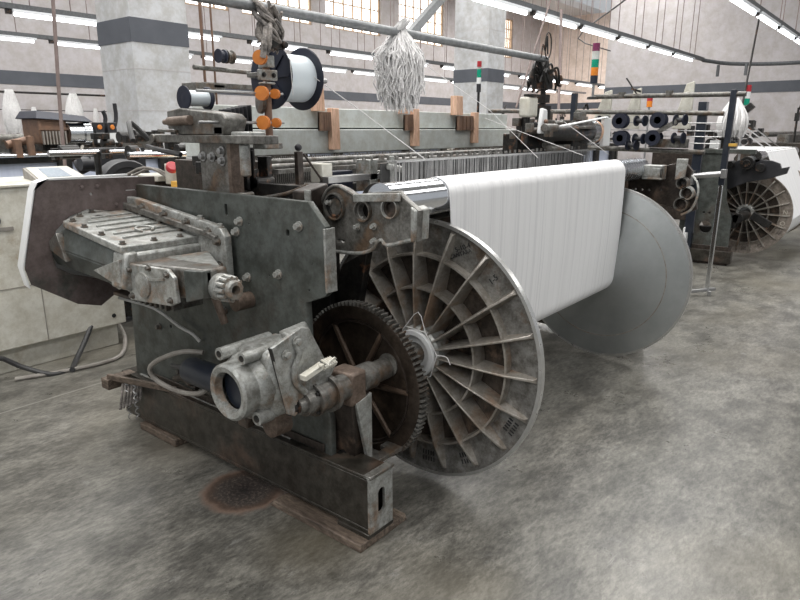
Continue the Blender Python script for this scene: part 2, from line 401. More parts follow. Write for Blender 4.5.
# columns
def column(x, y, wx, wy, label):
    t = thing('column', label, 'column', (x+wx/2, y+wy/2, 0))
    MB().box(x, x+wx, y, y+wy, 0, ZC).build('shaft', 'column', t, bevel=.01, smooth=False)
    MB().box(x-.006, x+wx+.006, y-.006, y+wy+.006, 2.69, 3.0).build('painted_band', 'band', t, smooth=False)
    b = MB()
    for z in (.9, 1.8, 2.35, 3.9, 4.8): b.box(x-.002, x+wx+.002, y-.002, y+wy+.002, z-.004, z+.004)
    b.build('board_joint', 'wall', t, smooth=False)
column(4.95, 8.59, .88, .87, 'wide pale concrete column with dark slate band, nearest the camera on the left')
column(14.4, 8.79, .80, 1.0, 'pale concrete column with dark slate band behind the white yarn bundle')
# diagonal steel brace in front of the windows
b = MB(); b.bar((13.1, 10.2, 3.76), (15.9, 10.2, 5.9), .16, .2); tag(b.build('roof_brace', 'pipe', bevel=.005), 'grey diagonal steel brace rising in front of the high window', 'brace')

# ------------------------------------------------------------------ lighting rows
def light_row(label, y, z, x0, x1, tubes, rodx, zt=ZC, mt='tray', grp='rows of fluorescent lights'):
    t = thing('light_row', label, 'lighting', ((x0+x1)/2, y, z), grp)
    MB().box(x0, x1, y-.05, y+.05, z+.02, z+.10).build('cable_tray', mt, t, smooth=False)
    for a, c in tubes:
        q = MB().box(a, c, y-.075, y+.075, z-.02, z+.02).build('reflector', 'reflector', t, bevel=.004)
        MB().cyl((a+.04, y, z-.045), (c-.04, y, z-.045), .028, n=10).build('fluorescent_tube', 'tube', q)
        MB().box(a-.08, a, y-.03, y+.03, z-.05, z+.02).build('end_holder', 'dark', q)
    for xx in rodx:
        MB().cyl((xx, y, z+.1), (xx, y, zt), .009, n=6).build('hanger_rod', 'rod', t)
def even(x0, x1, L, g):
    r = []; x = x0
    while x+L < x1: r.append((x, x+L)); x += L+g
    return r
light_row('row of fluorescent lights running from top centre to the right wall', 5.2, 3.32, 7.8, 19.6, even(8.05, 19.6, 1.58, .22), [x*1.35+8.9 for x in range(8)]+[x*1.35+9.35 for x in range(8)])
light_row('row of fluorescent lights cut off by the top right corner', 2.6, 3.42, 7.2, 23.3, even(7.1, 23, 1.65, .25), [8.7, 10.6, 12.4, 12.9, 14.7, 15.0, 16.5, 18.4, 18.9, 21])
light_row('upper row of fluorescent lights behind the wide left column', 11.1, 3.27, 1.0, 30, even(2.25, 29.8, 1.5, .75), [x*.62+2.3 for x in range(42)])
light_row('lower farther row of fluorescent lights behind the wide left column', 14.7, 3.33, 1.0, 34, even(4.85, 33.5, 1.5, .35), [x*1.5+3.0 for x in range(20)])
# conduit along the right wall
b = MB(); b.tube([(19.6, 5.2, 3.36), (20.1, 4.6, 3.27), (20.3, 3.4, 3.22), (20.3, 2.2, 3.26), (20.3, 0.6, 3.4)], .05)
for y in (4.9, 4.2, 2.6): b.box(20.05, 20.15, y-.03, y+.03, 2.95, 3.25)
tag(b.build('wall_conduit', 'tray'), 'sagging grey conduit joining the light row to the right wall side', 'conduit')
b = MB(); b.tube([(7.5, 2.6, 3.5), (10.5, 3.6, 3.75), (14, 5.5, 4.0), (20, 9.0, 4.25), (23.4, 9.3, 4.2)], .018, 6)
tag(b.build('hanging_cable', 'blackhose'), 'thin black cable slung high from right light row to far wall', 'cable')

# ------------------------------------------------------------------ warp beam (flanged roller)
def make_beam():
    X1, X2, Y, Z, Rr = 2.156, 4.218, 1.610, .606, .583
    t = thing('warp_beam', 'large ribbed aluminium warp beam in the foreground, holding the white warp threads', 'warp beam', (X1, Y, 0))
    barrel = MB().lathe((X1+.02, Y, Z), (1, 0, 0), [(0, .095), (X2-X1-.02, .095)], 48).build('barrel', 'yarn', t)
    for side, xo, sg in ((0, X1, 1), (1, X2, -1)):
        # disc profile (t measured inward from the outer lip)
        prof = [(0, Rr-.010), (.001, Rr), (.022, Rr), (.024, Rr-.010), (.030, Rr-.04), (.095, .09), (.075, .09), (.058, .286), (.040, .43), (.026, .432), (.016, Rr-.025), (.012, Rr-.010), (0, Rr-.010)]
        fl = MB().lathe((xo, Y, Z), (sg, 0, 0), prof, 96, False).build('flange', 'alu' if side == 0 else 'aluin', t)
        if side == 0:
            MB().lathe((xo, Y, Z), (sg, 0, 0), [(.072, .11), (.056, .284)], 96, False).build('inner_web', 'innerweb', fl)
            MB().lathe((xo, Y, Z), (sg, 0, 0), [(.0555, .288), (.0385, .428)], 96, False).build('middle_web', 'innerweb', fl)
        MB().lathe((xo, Y, Z), (sg, 0, 0), [(-.002, Rr-.014), (-.002, Rr+.0005), (.025, Rr+.0005), (.0258, Rr-.014)], 96, False).build('rim', 'rim', fl)
        n = 19
        for k in range(n):
            a = R(-96+k*360/n)+R(180)*0
            dy, dz = -math.cos(a), math.sin(a)
            u = Vector((0, dy, dz)); v = Vector((0, -dz, dy)); c = Vector((xo, Y, Z)); X = Vector((sg, 0, 0))
            wv = .006
            A = []; Bq = []
            for q, th in ((A, -1), (Bq, 1)):
                for r_, t_, w_ in ((.10, -.045, .6), (.28, -.040, .6), (.43, -.028, .7), (.545, .004, .9), (.558, .018, 2.4), (.432, .026, 2.6), (.43, .046, 2.4), (.10, .080, 2.2)):
                    q.append(c+u*r_+X*t_+v*wv*w_*th)
            MB().loft(A, Bq).build('spoke_rib', 'ribalu', fl, bevel=.002)
        for rr, t0, t1 in ((.286, -.022, .062), (.43, -.012, .046)):
            MB().lathe((xo, Y, Z), (sg, 0, 0), [(t0, rr-.005), (t0, rr+.004), (t1, rr+.008), (t1, rr-.012), (t0, rr-.005)], 96, False).build('ring_rib', 'ribalu', fl)
        hb = MB().lathe((xo, Y, Z), (-sg, 0, 0), [(-.05, .125), (.03, .120), (.04, .112), (.045, .09), (.042, .075), (-.03, .07)], 48).build('hub', 'cast', fl)
        if side == 0:
            MB().lathe((xo-.045, Y, Z), (-1, 0, 0), [(0, .105), (.004, .108), (.016, .104), (.018, .085), (.002, .08)], 48).build('white_bearing_ring', 'white', hb)
            s = MB()
            pts = [(xo-.055, Y+.125*math.cos(a), Z+.125*math.sin(a)) for a in [math.pi*2*i/7+.3 for i in range(8)]]
            for p, q in zip(pts, pts[1:]): s.tube([p, q], .0022, 5)
            s.tube([pts[1], (xo-.05, Y-.02, Z+.19), pts[2]], .002, 5); s.tube([pts[3], (xo-.05, Y-.17, Z+.02), (xo-.05, Y-.19, Z-.01)], .002, 5)
            s.build('tied_string', 'yarn', hb)
            rx = Matrix.Rotation(R(90), 3, 'X'); rz = Matrix.Rotation(R(-90), 3, 'Z')
            def put(txt, ang, rad, size, m='ink', depth=.001):
                a = R(ang); loc = (xo+.0145+(.545-rad)*.087, Y-math.cos(a)*rad, Z+math.sin(a)*rad)
                rot = Matrix.Rotation(R(ang-90), 3, 'X')@rz@rx
                text('marker_writing', txt, size, loc, m, fl, rot)
            put('5-10-4', 68, .515, .03); put('CANTARA', 68, .485, .024); put('1-5', 47, .50, .035)
            # short vent slots cast in the flange
            for ang in (-28, -62, -86):
                b = MB()
                for j in range(5):
                    a = R(ang+(j-2)*1.6)
                    for rad in (.485, .515):
                        c0 = Vector((xo+.0185, Y-math.cos(a)*rad, Z+math.sin(a)*rad)); c1 = Vector((xo+.0175, Y-math.cos(a)*(rad+.02), Z+math.sin(a)*(rad+.02)))
                        b.bar(c0, c1, .005, .004)
                b.build('cast_mark', 'ink', fl)
    return t
beam = make_beam()
def warp_sheet(x0, x1, label, dx=0):
    b = MB(); yc, zc, r = 1.56, 1.285, .0765
    pr = [(2.2, 1.14), (1.72, 1.322)]
    for k in range(13): a = R(90+k*90/12); pr.append((yc+r*math.cos(a), zc+r*math.sin(a)))
    by, bz, br = 1.607, .606, .108
    pr += [(yc-r-.001, 1.15), (yc-r+.001, .9)]
    for k in range(0, 26): a = R(180+k*10); pr.append((by+br*math.cos(a), bz+br*math.sin(a)))
    n = 150; rows = []
    for i in range(n+1):
        xx = x0+(x1-x0)*i/n; rows.append([b.b.verts.new((xx+(0 if z > 1.2 else min(1, (1.2-z)/.35))*.085*max(0, 1-i/40), y, z)) for y, z in pr])
    rnd = random.Random(3)
    for i, rw in enumerate(rows):
        j = rnd.uniform(-.0025, .0025)
        for v in rw[8:18]: v.co.y += j
    for a, c in zip(rows, rows[1:]):
        for k in range(len(pr)-1): b.face([a[k], a[k+1], c[k+1], c[k]])
    o = b.build('warp_sheet', 'warp', label=label)
    s = o.modifiers.new('solid', 'SOLIDIFY'); s.thickness = .003
    return o
ws = warp_sheet(2.172, 4.14, None)
tag(ws, 'wide sheet of white warp threads falling from chrome roller to the foreground beam', 'warp threads')

# ------------------------------------------------------------------ the main loom
T = thing('weaving_loom', 'big oily green weaving loom filling the left foreground', 'loom', (1.67, 1.6, 0))
def P(b, n, m, bv=.003, par=None, label=None): return b.build(n, m, par or T, bevel=bv, label=label)
# base rail, hollow section with open end
b = MB(); X0, X1 = 1.605, 1.735
b.box(X0, X1, 1.445, 3.22, .275, .289); b.box(X0, X1, 1.445, 3.22, .05, .065); b.box(X0, X0+.015, 1.445, 3.22, .065, .275); b.box(X1-.015, X1, 1.445, 3.22, .065, .275)
b.box(X0-.01, X1+.01, 1.432, 1.6, .03, .05)
base = P(b, 'base_rail', 'darkgreen')
plate('end_plate', 'cast', 1.437, .014, [(X0, .05), (X1, .05), (X1, .272), (X1+.006, .289), (X0-.006, .289), (X0, .272)], [(1.67, .17, .022, .055)], base, 'y')
MB().box(1.60, 1.74, 1.424, 1.46, .283, .297).build('end_lip', 'castdark', base, bevel=.003)
b = MB()
for y in (1.9, 2.35, 2.8): b.box(1.63, 1.735, y, y+.28, .289, .296)
b.build('spacer_strip', 'cast', base, bevel=.002)
# far side base rail and cross members
b = MB(); b.box(4.55, 4.68, 1.43, 3.22, .05, .289); P(b, 'base_rail', 'darkgreen')
b = MB(); b.cyl((1.68, 2.9, .4), (4.6, 2.9, .4), .05); P(b, 'cross_tube', 'dark', 0)
b = MB(); b.box(1.68, 4.6, 2.5, 2.66, .9, 1.1); P(b, 'cross_beam', 'darkgreen')
# green side frame
out = [(2.95, 1.292), (1.752, 1.288), (1.668, 1.205), (1.662, .962), (1.68, .945), (1.782, .905), (1.778, .73), (1.73, .60), (1.67, .45), (1.67, .29), (3.12, .29), (3.10, .70), (3.02, .92), (2.95, 1.0)]
sf = plate('side_frame', 'green', 1.655, .03, out, [(2.245, 1.225, .012, .028), (1.868, 1.165, .012, .017), (2.03, 1.228, .006), (2.10, 1.18, .006), (1.99, .98, .007), (1.735, 1.06, .005), (1.76, .955, .007), (1.93, .60, .012), (1.98, .70, .007), (2.30, .55, .010), (2.75, .62, .012), (2.55, .82, .010)], T, bevel=.004)
boltpart(sf, [(1.640, 1.80, 1.197), (1.640, 2.155, 1.185), (1.640, 2.18, 1.14), (1.640, 1.93, .995), (1.640, 2.125, .955)], (-1, 0, 0), .013, .024, 'cast')
boltpart(sf, [(1.640, 1.93, .35), (1.640, 2.85, .60), (1.640, 2.30, .78), (1.640, 2.9, .74), (1.640, 2.7, .40)], (-1, 0, 0), .012, .022, 'castdark')
MB().prism('x', [(1.672, 1.20), (1.662, 1.20), (1.657, .96), (1.667, .96)], 1.635, 1.69).build('worn_edge', 'cast', sf, bevel=.002)
b = MB(); b.box(1.672, 1.72, 1.95, 3.0, .29, 1.22); P(b, 'inner_web', 'brown')
out = [(3.0, 1.30), (1.62, 1.28), (1.62, .45), (1.75, .29), (3.1, .29)]
plate('side_frame', 'darkgreen', 4.60, .03, out, [(1.9, .8, .05), (2.4, .8, .08)], T)
# lower edge angle under the side frame
b = MB(); b.box(1.632, 1.64, 1.70, 3.0, .296, .33); P(b, 'bottom_angle', 'brown')
# vertical casting between the frame and roller bearers
b = MB(); b.loft([(1.70, 1.82, 1.32), (1.70, 1.90, 1.32), (1.82, 1.90, 1.345), (1.82, 1.82, 1.345)], [(1.70, 1.82, 1.0), (1.70, 1.90, 1.0), (1.82, 1.90, 1.0), (1.82, 1.82, 1.0)])
P(b, 'bearer_web', 'brown', .006)
b = MB(); b.box(1.72, 1.86, 1.92, 2.4, 1.0, 1.04); b.box(1.84, 1.86, 1.86, 2.36, 1.04, 1.322); P(b, 'inner_plate', 'dark')
b = MB(); b.tube([(1.78, 2.22, 1.26), (1.80, 2.05, 1.29), (1.81, 1.93, 1.33)], .009); b.cyl((1.72, 2.27, 1.27), (1.80, 2.27, 1.27), .018); P(b, 'tie_lever', 'castdark', 0)
plate('slotted_tab', 'cast', 1.70, .01, [(1.80, 1.20), (1.825, 1.20), (1.825, 1.325), (1.80, 1.325)], [(1.812, 1.30, .004), (1.812, 1.27, .004), (1.812, 1.22, .004)], T)
# roller bearer casting with three bearing seats
KB = .9137
def kb(p): return (p[0]*KB, 1.55+(p[1]-1.55)*KB)
def kb3(p): return (1.80+(p[0]-1.985)*.8, p[1]*KB, 1.55+(p[2]-1.55)*KB)
out = [(2.02, 1.19), (1.995, 1.25), (1.960, 1.30), (1.908, 1.322), (1.86, 1.31), (1.807, 1.287), (1.70, 1.30), (1.58, 1.314), (1.545, 1.285), (1.51, 1.265), (1.482, 1.247), (1.486, 1.134), (1.525, 1.127), (1.60, 1.10), (1.632, 1.098), (1.665, 1.115), (1.69, 1.105), (1.712, 1.07), (1.80, 1.045), (1.995, 1.038)]
out = [kb(p) for p in out]
br = plate('roller_bearer', 'castdark', 1.80, .03, out, [(*kb((1.756, 1.228)), .033), (*kb((1.612, 1.250)), .031), (*kb((1.89, 1.09)), .024, .010)], T, bevel=.004)
def ring(par, x, y, z, r, m='castdark', fill=None, w=.012, d=.05):
    MB().lathe((x, y, z), (-1, 0, 0), [(0, r), (0, r+w), (d, r+w-.002), (d, r+.002), (0, r)], 32, False).build('bearing_seat', m, par)
    if fill: MB().lathe((x, y, z), (-1, 0, 0), [(-.01, r), (.02, r), (.022, r-.01), (.012, r-.014), (.012, .002)], 32).build('bearing_cap', fill, par)
ring(br, 1.80, *kb((1.915, 1.235)), .045, 'castdark', 'dark', .009, .03)
ring(br, 1.80, *kb((1.756, 1.228)), .033, 'castdark', None, .009, .03)
ring(br, 1.80, *kb((1.612, 1.250)), .031, 'cast', 'brown', .008, .03)
b = MB(); b.bar(kb3((1.955, 1.80, 1.278)), kb3((1.955, 1.56, 1.296)), .014, .03); b.build('top_strap', 'cast', br, bevel=.003)
boltpart(br, [kb3(q) for q in ((1.966, 1.95, 1.25), (1.966, 1.79, 1.16), (1.966, 1.70, 1.17), (1.966, 1.70, 1.11))], (-1, 0, 0), .009, .02, 'cast')
b = MB(); b.prism('x', [kb(q) for q in ((1.482, 1.25), (1.51, 1.265), (1.51, 1.125), (1.486, 1.13))], 1.775, 1.86); b.build('end_block', 'cast', br, bevel=.006)
b = MB(); b.tube([kb3(q) for q in [(1.965, 2.0, 1.04), (1.965, 1.80, 1.048), (1.965, 1.715, 1.073), (1.965, 1.69, 1.105), (1.965, 1.66, 1.118), (1.965, 1.632, 1.1), (1.965, 1.525, 1.13), (1.965, 1.49, 1.136)]], .007); b.build('lower_bead', 'cast', br)
b = MB(); b.tube([kb3(q) for q in [(1.965, 2.02, 1.17), (1.965, 1.995, 1.25), (1.965, 1.960, 1.30), (1.965, 1.908, 1.322), (1.965, 1.86, 1.31), (1.965, 1.807, 1.287)]], .007); b.build('upper_bead', 'castdark', br)
# chrome back roller
b = MB(); b.lathe((1.83, 1.56, 1.285), (1, 0, 0), [(0, .02), (0, .072), (2.78, .072), (2.78, .05), (2.80, .05)], 48)
P(b, 'back_roller', 'chrome', 0)
b = MB()
for k in range(9): b.lathe((4.17+k*.045, 1.56, 1.285), (1, 0, 0), [(0, .0735), (.02, .0735)], 40)
P(b, 'roller_grip_rings', 'chrome', 0)
b = MB(); b.lathe((1.835, 1.58, 1.27), (1, 0, 0), [(0, .088), (.012, .088)], 36); P(b, 'roller_collar', 'dark', .002)
b = MB(); b.cyl((2.02, 1.72, 1.18), (4.5, 1.72, 1.18), .03); P(b, 'tension_bar', 'dark', 0)
# far bearer brackets
out = [(1.80, 1.33), (1.66, 1.30), (1.55, 1.26), (1.40, 1.30), (1.27, 1.34), (1.215, 1.28), (1.24, 1.20), (1.18, 1.13), (1.16, 1.03), (1.22, 1.0), (1.30, 1.03), (1.48, 1.07), (1.62, 1.10), (1.8, 1.05)]
fb = plate('roller_bearer', 'brown', 4.64, .04, out, [(1.58, 1.14, .012), (1.53, 1.14, .012), (1.48, 1.14, .012), (1.40, 1.145, .01)], T, bevel=.004)
ring(fb, 4.62, 1.255, 1.20, .030, 'castdark', 'dark'); ring(fb, 4.62, 1.22, 1.135, .034, 'cast', 'brown'); ring(fb, 4.62, 1.25, 1.06, .036, 'castdark', 'brown')
b = MB(); b.tube([(4.6, 1.20, 1.25), (4.59, 1.16, 1.2), (4.58, 1.15, 1.12), (4.58, 1.18, 1.03), (4.58, 1.24, .99)], .008); b.build('looped_wire', 'cast', fb)
b = MB(); b.box(4.50, 4.60, 1.37, 1.50, 1.22, 1.235); b.box(4.50, 4.60, 1.37, 1.50, 1.30, 1.315); b.box(4.50, 4.52, 1.37, 1.50, 1.235, 1.30); b.box(4.50, 4.60, 1.37, 1.385, 1.235, 1.30); b.build('square_clamp', 'cast', fb, bevel=.004)
b = MB(); b.prism('x', [(1.30, 1.22), (1.24, 1.24), (1.23, 1.36), (1.30, 1.36)], 4.56, 4.58); b.build('upright_tab', 'cast', fb, bevel=.003)

# ---- upper gearbox with bolted lid
def zl(y): return 1.11+.13*(y-2.4)
lp = [(1.255, 2.397), (1.255, 2.849), (1.412, 2.979), (1.60, 2.97), (1.60, 2.397)]
lb = [(1.235, 2.392), (1.215, 3.0), (1.32, 3.06), (1.60, 3.06), (1.60, 2.392)]
gb = MB().loft([(x, y, zl(y)-.028) for x, y in lp], [(x, y, 1.01+.08*(y-2.4)) for x, y in lb]).loft([(x, y, 1.01+.08*(y-2.4)) for x, y in lb], [(x+(.03 if x < 1.5 else 0), y+(0 if y < 2.6 else -.03), .928+.06*(y-2.4)) for x, y in lb]).build('gearbox', 'green', T, bevel=.006)
li = [(1.243, 2.383), (1.243, 2.855), (1.406, 2.992), (1.60, 2.985), (1.60, 2.383)]
lid = MB().loft([(x, y, zl(y)) for x, y in li], [(x, y, zl(y)-.030) for x, y in li]).build('gearbox_lid', 'cast', gb, bevel=.005)
b = MB()
for k, y in enumerate([2.49, 2.56, 2.63, 2.70, 2.77, 2.84]):
    b.bar((1.31 if k < 5 else 1.36, y, zl(y)+.001), (1.56, y+.01, zl(y+.01)+.001), .008, .014)
b.tube([(1.43, 2.54, zl(2.54)+.004), (1.41, 2.56, zl(2.55)+.012), (1.43, 2.585, zl(2.58)+.014), (1.47, 2.585, zl(2.58)+.012), (1.49, 2.56, zl(2.55)+.01), (1.47, 2.54, zl(2.54)+.004)], .006)
b.build('lid_rib', 'cast', gb, bevel=.002)
boltpart(gb, [(x, y, zl(y)) for x, y in ((1.27, 2.42), (1.40, 2.41), (1.52, 2.41), (1.27, 2.58), (1.27, 2.72), (1.275, 2.83), (1.34, 2.90), (1.42, 2.95), (1.51, 2.95), (1.57, 2.8), (1.57, 2.65), (1.575, 2.5))], (0, 0, 1), .010, .014, 'castdark')
# silver front and mounting plate on its front
MB().box(1.25, 1.60, 2.368, 2.40, .925, zl(2.4)-.03).build('front_casting', 'cast', gb, bevel=.014)
MB().prism('y', [(1.222, .945), (1.28, .925), (1.30, 1.085), (1.248, 1.085)], 2.36, 2.46).build('corner_casting', 'cast', gb, bevel=.01)
MB().prism('x', [(2.385, .945), (2.60, .99), (2.385, 1.06)], 1.226, 1.25).build('worn_patch_plate', 'cast', gb, bevel=.003)
MB().prism('x', [(2.80, 1.00), (2.86, 1.12), (2.985, 1.05)], 1.210, 1.24).build('worn_patch_plate', 'castdark', gb, bevel=.003)
# dark rear motor barrel poking through the guard
MB().lathe((1.42, 2.86, 1.06), (0, 1, 0), [(0, .115), (.14, .115), (.15, .09)], 32).build('rear_barrel', 'darkgreen', gb)
# big side flange
fl = plate('gearbox_flange', 'cast', 1.605, .035, [(2.98, 1.235), (2.86, 1.232), (2.30, 1.165), (2.225, 1.148), (2.20, 1.12), (2.198, .96), (2.30, .86), (2.5, .84), (2.98, .92)], [], T, bevel=.006)
MB().prism('x', [(2.95, 1.215), (2.3, 1.14), (2.235, 1.125), (2.235, 1.10), (2.3, 1.115), (2.95, 1.185)], 1.565, 1.59).build('inner_ledge', 'castdark', fl, bevel=.004)
boltpart(fl, [(1.588, 2.24, 1.10), (1.588, 2.45, 1.163), (1.588, 2.62, 1.183), (1.588, 2.80, 1.20), (1.588, 2.235, 1.0), (1.588, 2.30, 1.135)], (-1, 0, 0), .013, .025, 'castdark')
boltpart(fl, [(1.605, 2.38, 1.178), (1.605, 2.245, 1.155)], (0, 0, 1), .012, .018, 'cast')
# shaft arm
arm = MB().loft([(1.27, 2.37, .905), (1.42, 2.37, .905), (1.42, 2.37, 1.045), (1.27, 2.37, 1.045)], [(1.30, 1.93, .962), (1.40, 1.93, .962), (1.40, 1.93, 1.068), (1.30, 1.93, 1.068)]).build('shaft_arm', 'castdark', T, bevel=.012)
MB().prism('x', [(2.385, .893), (2.385, 1.042), (2.10, 1.055), (2.06, 1.03), (2.05, .935), (2.10, .915)], 1.258, 1.275).build('cover_plate', 'cast', arm, bevel=.004)
MB().loft([(1.274, 2.02, .94), (1.31, 2.02, .94), (1.31, 2.02, 1.06), (1.274, 2.02, 1.06)], [(1.29, 1.93, .965), (1.33, 1.93, .965), (1.33, 1.93, 1.065), (1.29, 1.93, 1.065)]).build('dark_elbow', 'green', arm, bevel=.004)
MB().lathe((1.262, 2.27, .972), (-1, 0, 0), [(0, .052), (.012, .05), (.014, .044)], 32).build('round_boss', 'cast', arm)
MB().bar((1.256, 2.22, 1.00), (1.256, 2.12, 1.015), .008, .01).build('cast_rib', 'cast', arm)
boltpart(arm, [(1.258, 2.36, 1.02), (1.258, 2.36, .915), (1.258, 2.09, .94), (1.258, 2.10, 1.035), (1.258, 2.22, 1.045)], (-1, 0, 0), .009, .015, 'castdark')
MB().loft([(1.42, 2.37, .93), (1.60, 2.33, .92), (1.60, 2.33, 1.05), (1.42, 2.37, 1.045)], [(1.38, 1.98, .98), (1.42, 1.98, .98), (1.42, 1.98, 1.04), (1.38, 1.98, 1.055)]).build('rusty_web', 'cast', arm, bevel=.006)
g = MB().lathe((1.36, 1.94, .998), (0, -1, 0), [(0, .05), (.05, .05), (.055, .035), (.10, .035), (.105, .030), (.105, .018), (.06, .016)], 32).build('shaft_end', 'cast', arm)
b = MB()
for k in range(12):
    a = 2*math.pi*k/12; b.cyl((1.36+.043*math.cos(a), 1.90, .998+.043*math.sin(a)), (1.36+.040*math.cos(a), 1.855, .998+.040*math.sin(a)), .0085, n=8)
b.build('spline_tooth', 'cast', arm)
# under-slung finned block and angled plate
b = MB(); b.box(1.45, 1.60, 2.40, 2.66, .80, .90)
for k in range(6): b.box(1.43, 1.45, 2.42+k*.04, 2.435+k*.04, .80, .90)
P(b, 'finned_block', 'castdark')
b = MB(); b.prism('y', [(1.30, .885), (1.60, .93), (1.60, .905), (1.30, .87)], 2.42, 2.60); P(b, 'angled_plate', 'brown')
b = MB(); b.cyl((1.50, 2.17, .90), (1.52, 2.14, .78), .016); b.cyl((1.56, 2.12, .86), (1.64, 2.12, .86), .035); P(b, 'drain_spout', 'rustcast', 0)

# ---- C shaped guard sheet with white cover behind it
gd = plate('guard_sheet', 'maroon', 2.94, .006, [(1.235, 1.335), (1.74, 1.325), (1.74, 1.19), (1.55, 1.175), (1.395, 1.20), (1.31, 1.175), (1.245, 1.12), (1.215, 1.02), (1.225, .955), (1.285, .915), (1.43, .865), (1.50, .80), (1.405, .745), (1.30, .775), (1.115, .90), (1.10, .97), (1.185, 1.29), (1.20, 1.32)], [(1.42, 1.265, .008), (1.62, 1.27, .035, .004)], T, 'y')
boltpart(gd, [(1.38, 2.936, 1.30), (1.45, 2.936, 1.30), (1.66, 2.936, 1.26), (1.53, 2.936, 1.21)], (0, -1, 0), .008, .01, 'maroon')
cv = [(1.24, 1.345), (1.19, 1.33), (1.172, 1.295), (1.085, .975), (1.10, .885)]
b = MB(); b.loft([(x, 2.93, z) for x, z in cv]+[(x+.006, 2.93, z) for x, z in cv[::-1]], [(x+.015, 3.02, z) for x, z in cv]+[(x+.021, 3.02, z) for x, z in cv[::-1]])
b.box(1.24, 1.60, 2.93, 2.955, 1.338, 1.346)
P(b, 'guard_cover', 'white', .003)
plate('guard_back', 'white', 3.02, .006, [(1.26, 1.335), (1.70, 1.325), (1.70, .86), (1.5, .80), (1.405, .76), (1.30, .79), (1.15, .89), (1.13, .975), (1.20, 1.29)], [], T, 'y')
# hoses
b = MB(); b.tube([(1.50, 2.95, .76), (1.58, 2.78, .72), (1.605, 2.62, .655), (1.61, 2.52, .635), (1.625, 2.49, .60)], .008); P(b, 'clear_hose', 'whitehose', 0)
b = MB(); b.tube([(1.62, 2.46, .555), (1.57, 2.56, .55), (1.54, 2.72, .48), (1.53, 2.79, .42), (1.55, 2.76, .36), (1.56, 2.6, .345), (1.57, 2.45, .37), (1.60, 2.40, .41)], .012); P(b, 'looped_hose', 'hose', 0)
b = MB(); b.tube([(1.60, 2.70, .44), (1.56, 2.6, .47), (1.55, 2.48, .50), (1.56, 2.38, .52)], .012); P(b, 'cable', 'blackhose', 0)
b = MB(); b.tube([(1.62, 2.72, .36), (1.6, 2.6, .40), (1.6, 2.5, .38)], .018); b.cyl((1.6, 2.55, .40), (1.58, 2.48, .44), .03); P(b, 'cable_gland', 'brown', 0)
# blue-black motor
b = MB(); b.lathe((1.53, 2.44, .505), (0, -1, 0), [(0, .04), (0, .055), (.02, .06), (.30, .06), (.30, .066), (.33, .066)], 32); P(b, 'drive_motor', 'motorblue', 0)

# ---- lower let-off gearbox
lg = MB().lathe((1.30, 1.845, .625), (1, 0, 0), [(.03, .072), (0, .078), (-.004, .098), (.004, .108), (.06, .112), (.075, .125), (.13, .135), (.20, .15), (.335, .15)], 40, False).build('letoff_gearbox', 'cast', T)
MB().lathe((1.345, 1.845, .625), (1, 0, 0), [(0, .078), (.01, .078)], 32).build('dark_bore', 'motorblue', lg)
b = MB()
for y, z, xx, r in ((1.93, .745, 1.335, .024), (1.79, .76, 1.33, .022), (1.935, .52, 1.38, .024), (1.745, .535, 1.345, .026)):
    b.lathe((xx, y, z), (1, 0, 0), [(0, r*.45), (.0, r), (.24, r*1.15)], 18)
b.build('bolt_boss', 'cast', lg)
b = MB()
for y, z, xx, r in ((1.93, .745, 1.335, .013), (1.79, .76, 1.33, .012), (1.935, .52, 1.38, .013), (1.745, .535, 1.345, .014)): b.cyl((xx-.002, y, z), (xx+.02, y, z), r)
b.build('bolt_hole', 'dark', lg)
MB().loft([(1.40, 1.95, .765), (1.40, 1.72, .775), (1.40, 1.70, .53), (1.40, 1.93, .51)], [(1.63, 1.95, .76), (1.63, 1.70, .77), (1.63, 1.68, .50), (1.63, 1.93, .48)]).build('gear_housing', 'cast', lg, bevel=.03)
b = MB(); b.lathe((1.405, 1.755, .475), (1, 0, 0), [(0, .004), (0, .025), (.002, .028), (.002, .034), (.006, .042), (.08, .045)], 28); b.bar((1.45, 1.755, .47), (1.45, 1.755, .56), .07, .08); b.build('rusty_lug', 'rustcast', lg)
b = MB(); b.cyl((1.46, 1.86, .47), (1.46, 1.86, .44), .012); b.cyl((1.44, 1.92, .475), (1.44, 1.92, .44), .014); b.cyl((1.49, 1.83, .46), (1.49, 1.83, .42), .010); b.build('drain_plug', 'brown', lg)
MB().box(1.44, 1.66, 1.93, 1.99, .40, .60).build('mounting_foot', 'darkgreen', lg, bevel=.006)
pl = plate('gearbox_bracket', 'cast', 1.60, .016, [(1.312, .845), (1.44, .885), (1.475, .875), (1.545, .745), (1.60, .70), (1.53, .62), (1.44, .60), (1.395, .575), (1.37, .59)], [], T, 'y', bevel=.003)
MB().bar((1.312, 1.604, .845), (1.378, 1.604, .58), .02, .008).build('dark_plate_edge', 'dark', pl)  # dark bar along the left edge of the bracket plate
b = MB(); b.tube([(1.405, 1.59, .845), (1.42, 1.585, .80), (1.395, 1.585, .755), (1.40, 1.585, .70), (1.44, 1.585, .65)], .012); b.build('cast_ridge', 'cast', pl)
boltpart(pl, [(1.365, 1.59, .81), (1.415, 1.59, .845)], (0, -1, 0), .013, .018, 'cast')
MB().loft([(1.40, 1.606, .862), (1.475, 1.606, .872), (1.548, 1.606, .745), (1.44, 1.606, .66)], [(1.42, 1.70, .86), (1.56, 1.70, .87), (1.62, 1.70, .745), (1.56, 1.70, .69)]).build('side_bulge', 'cast', pl, bevel=.012)
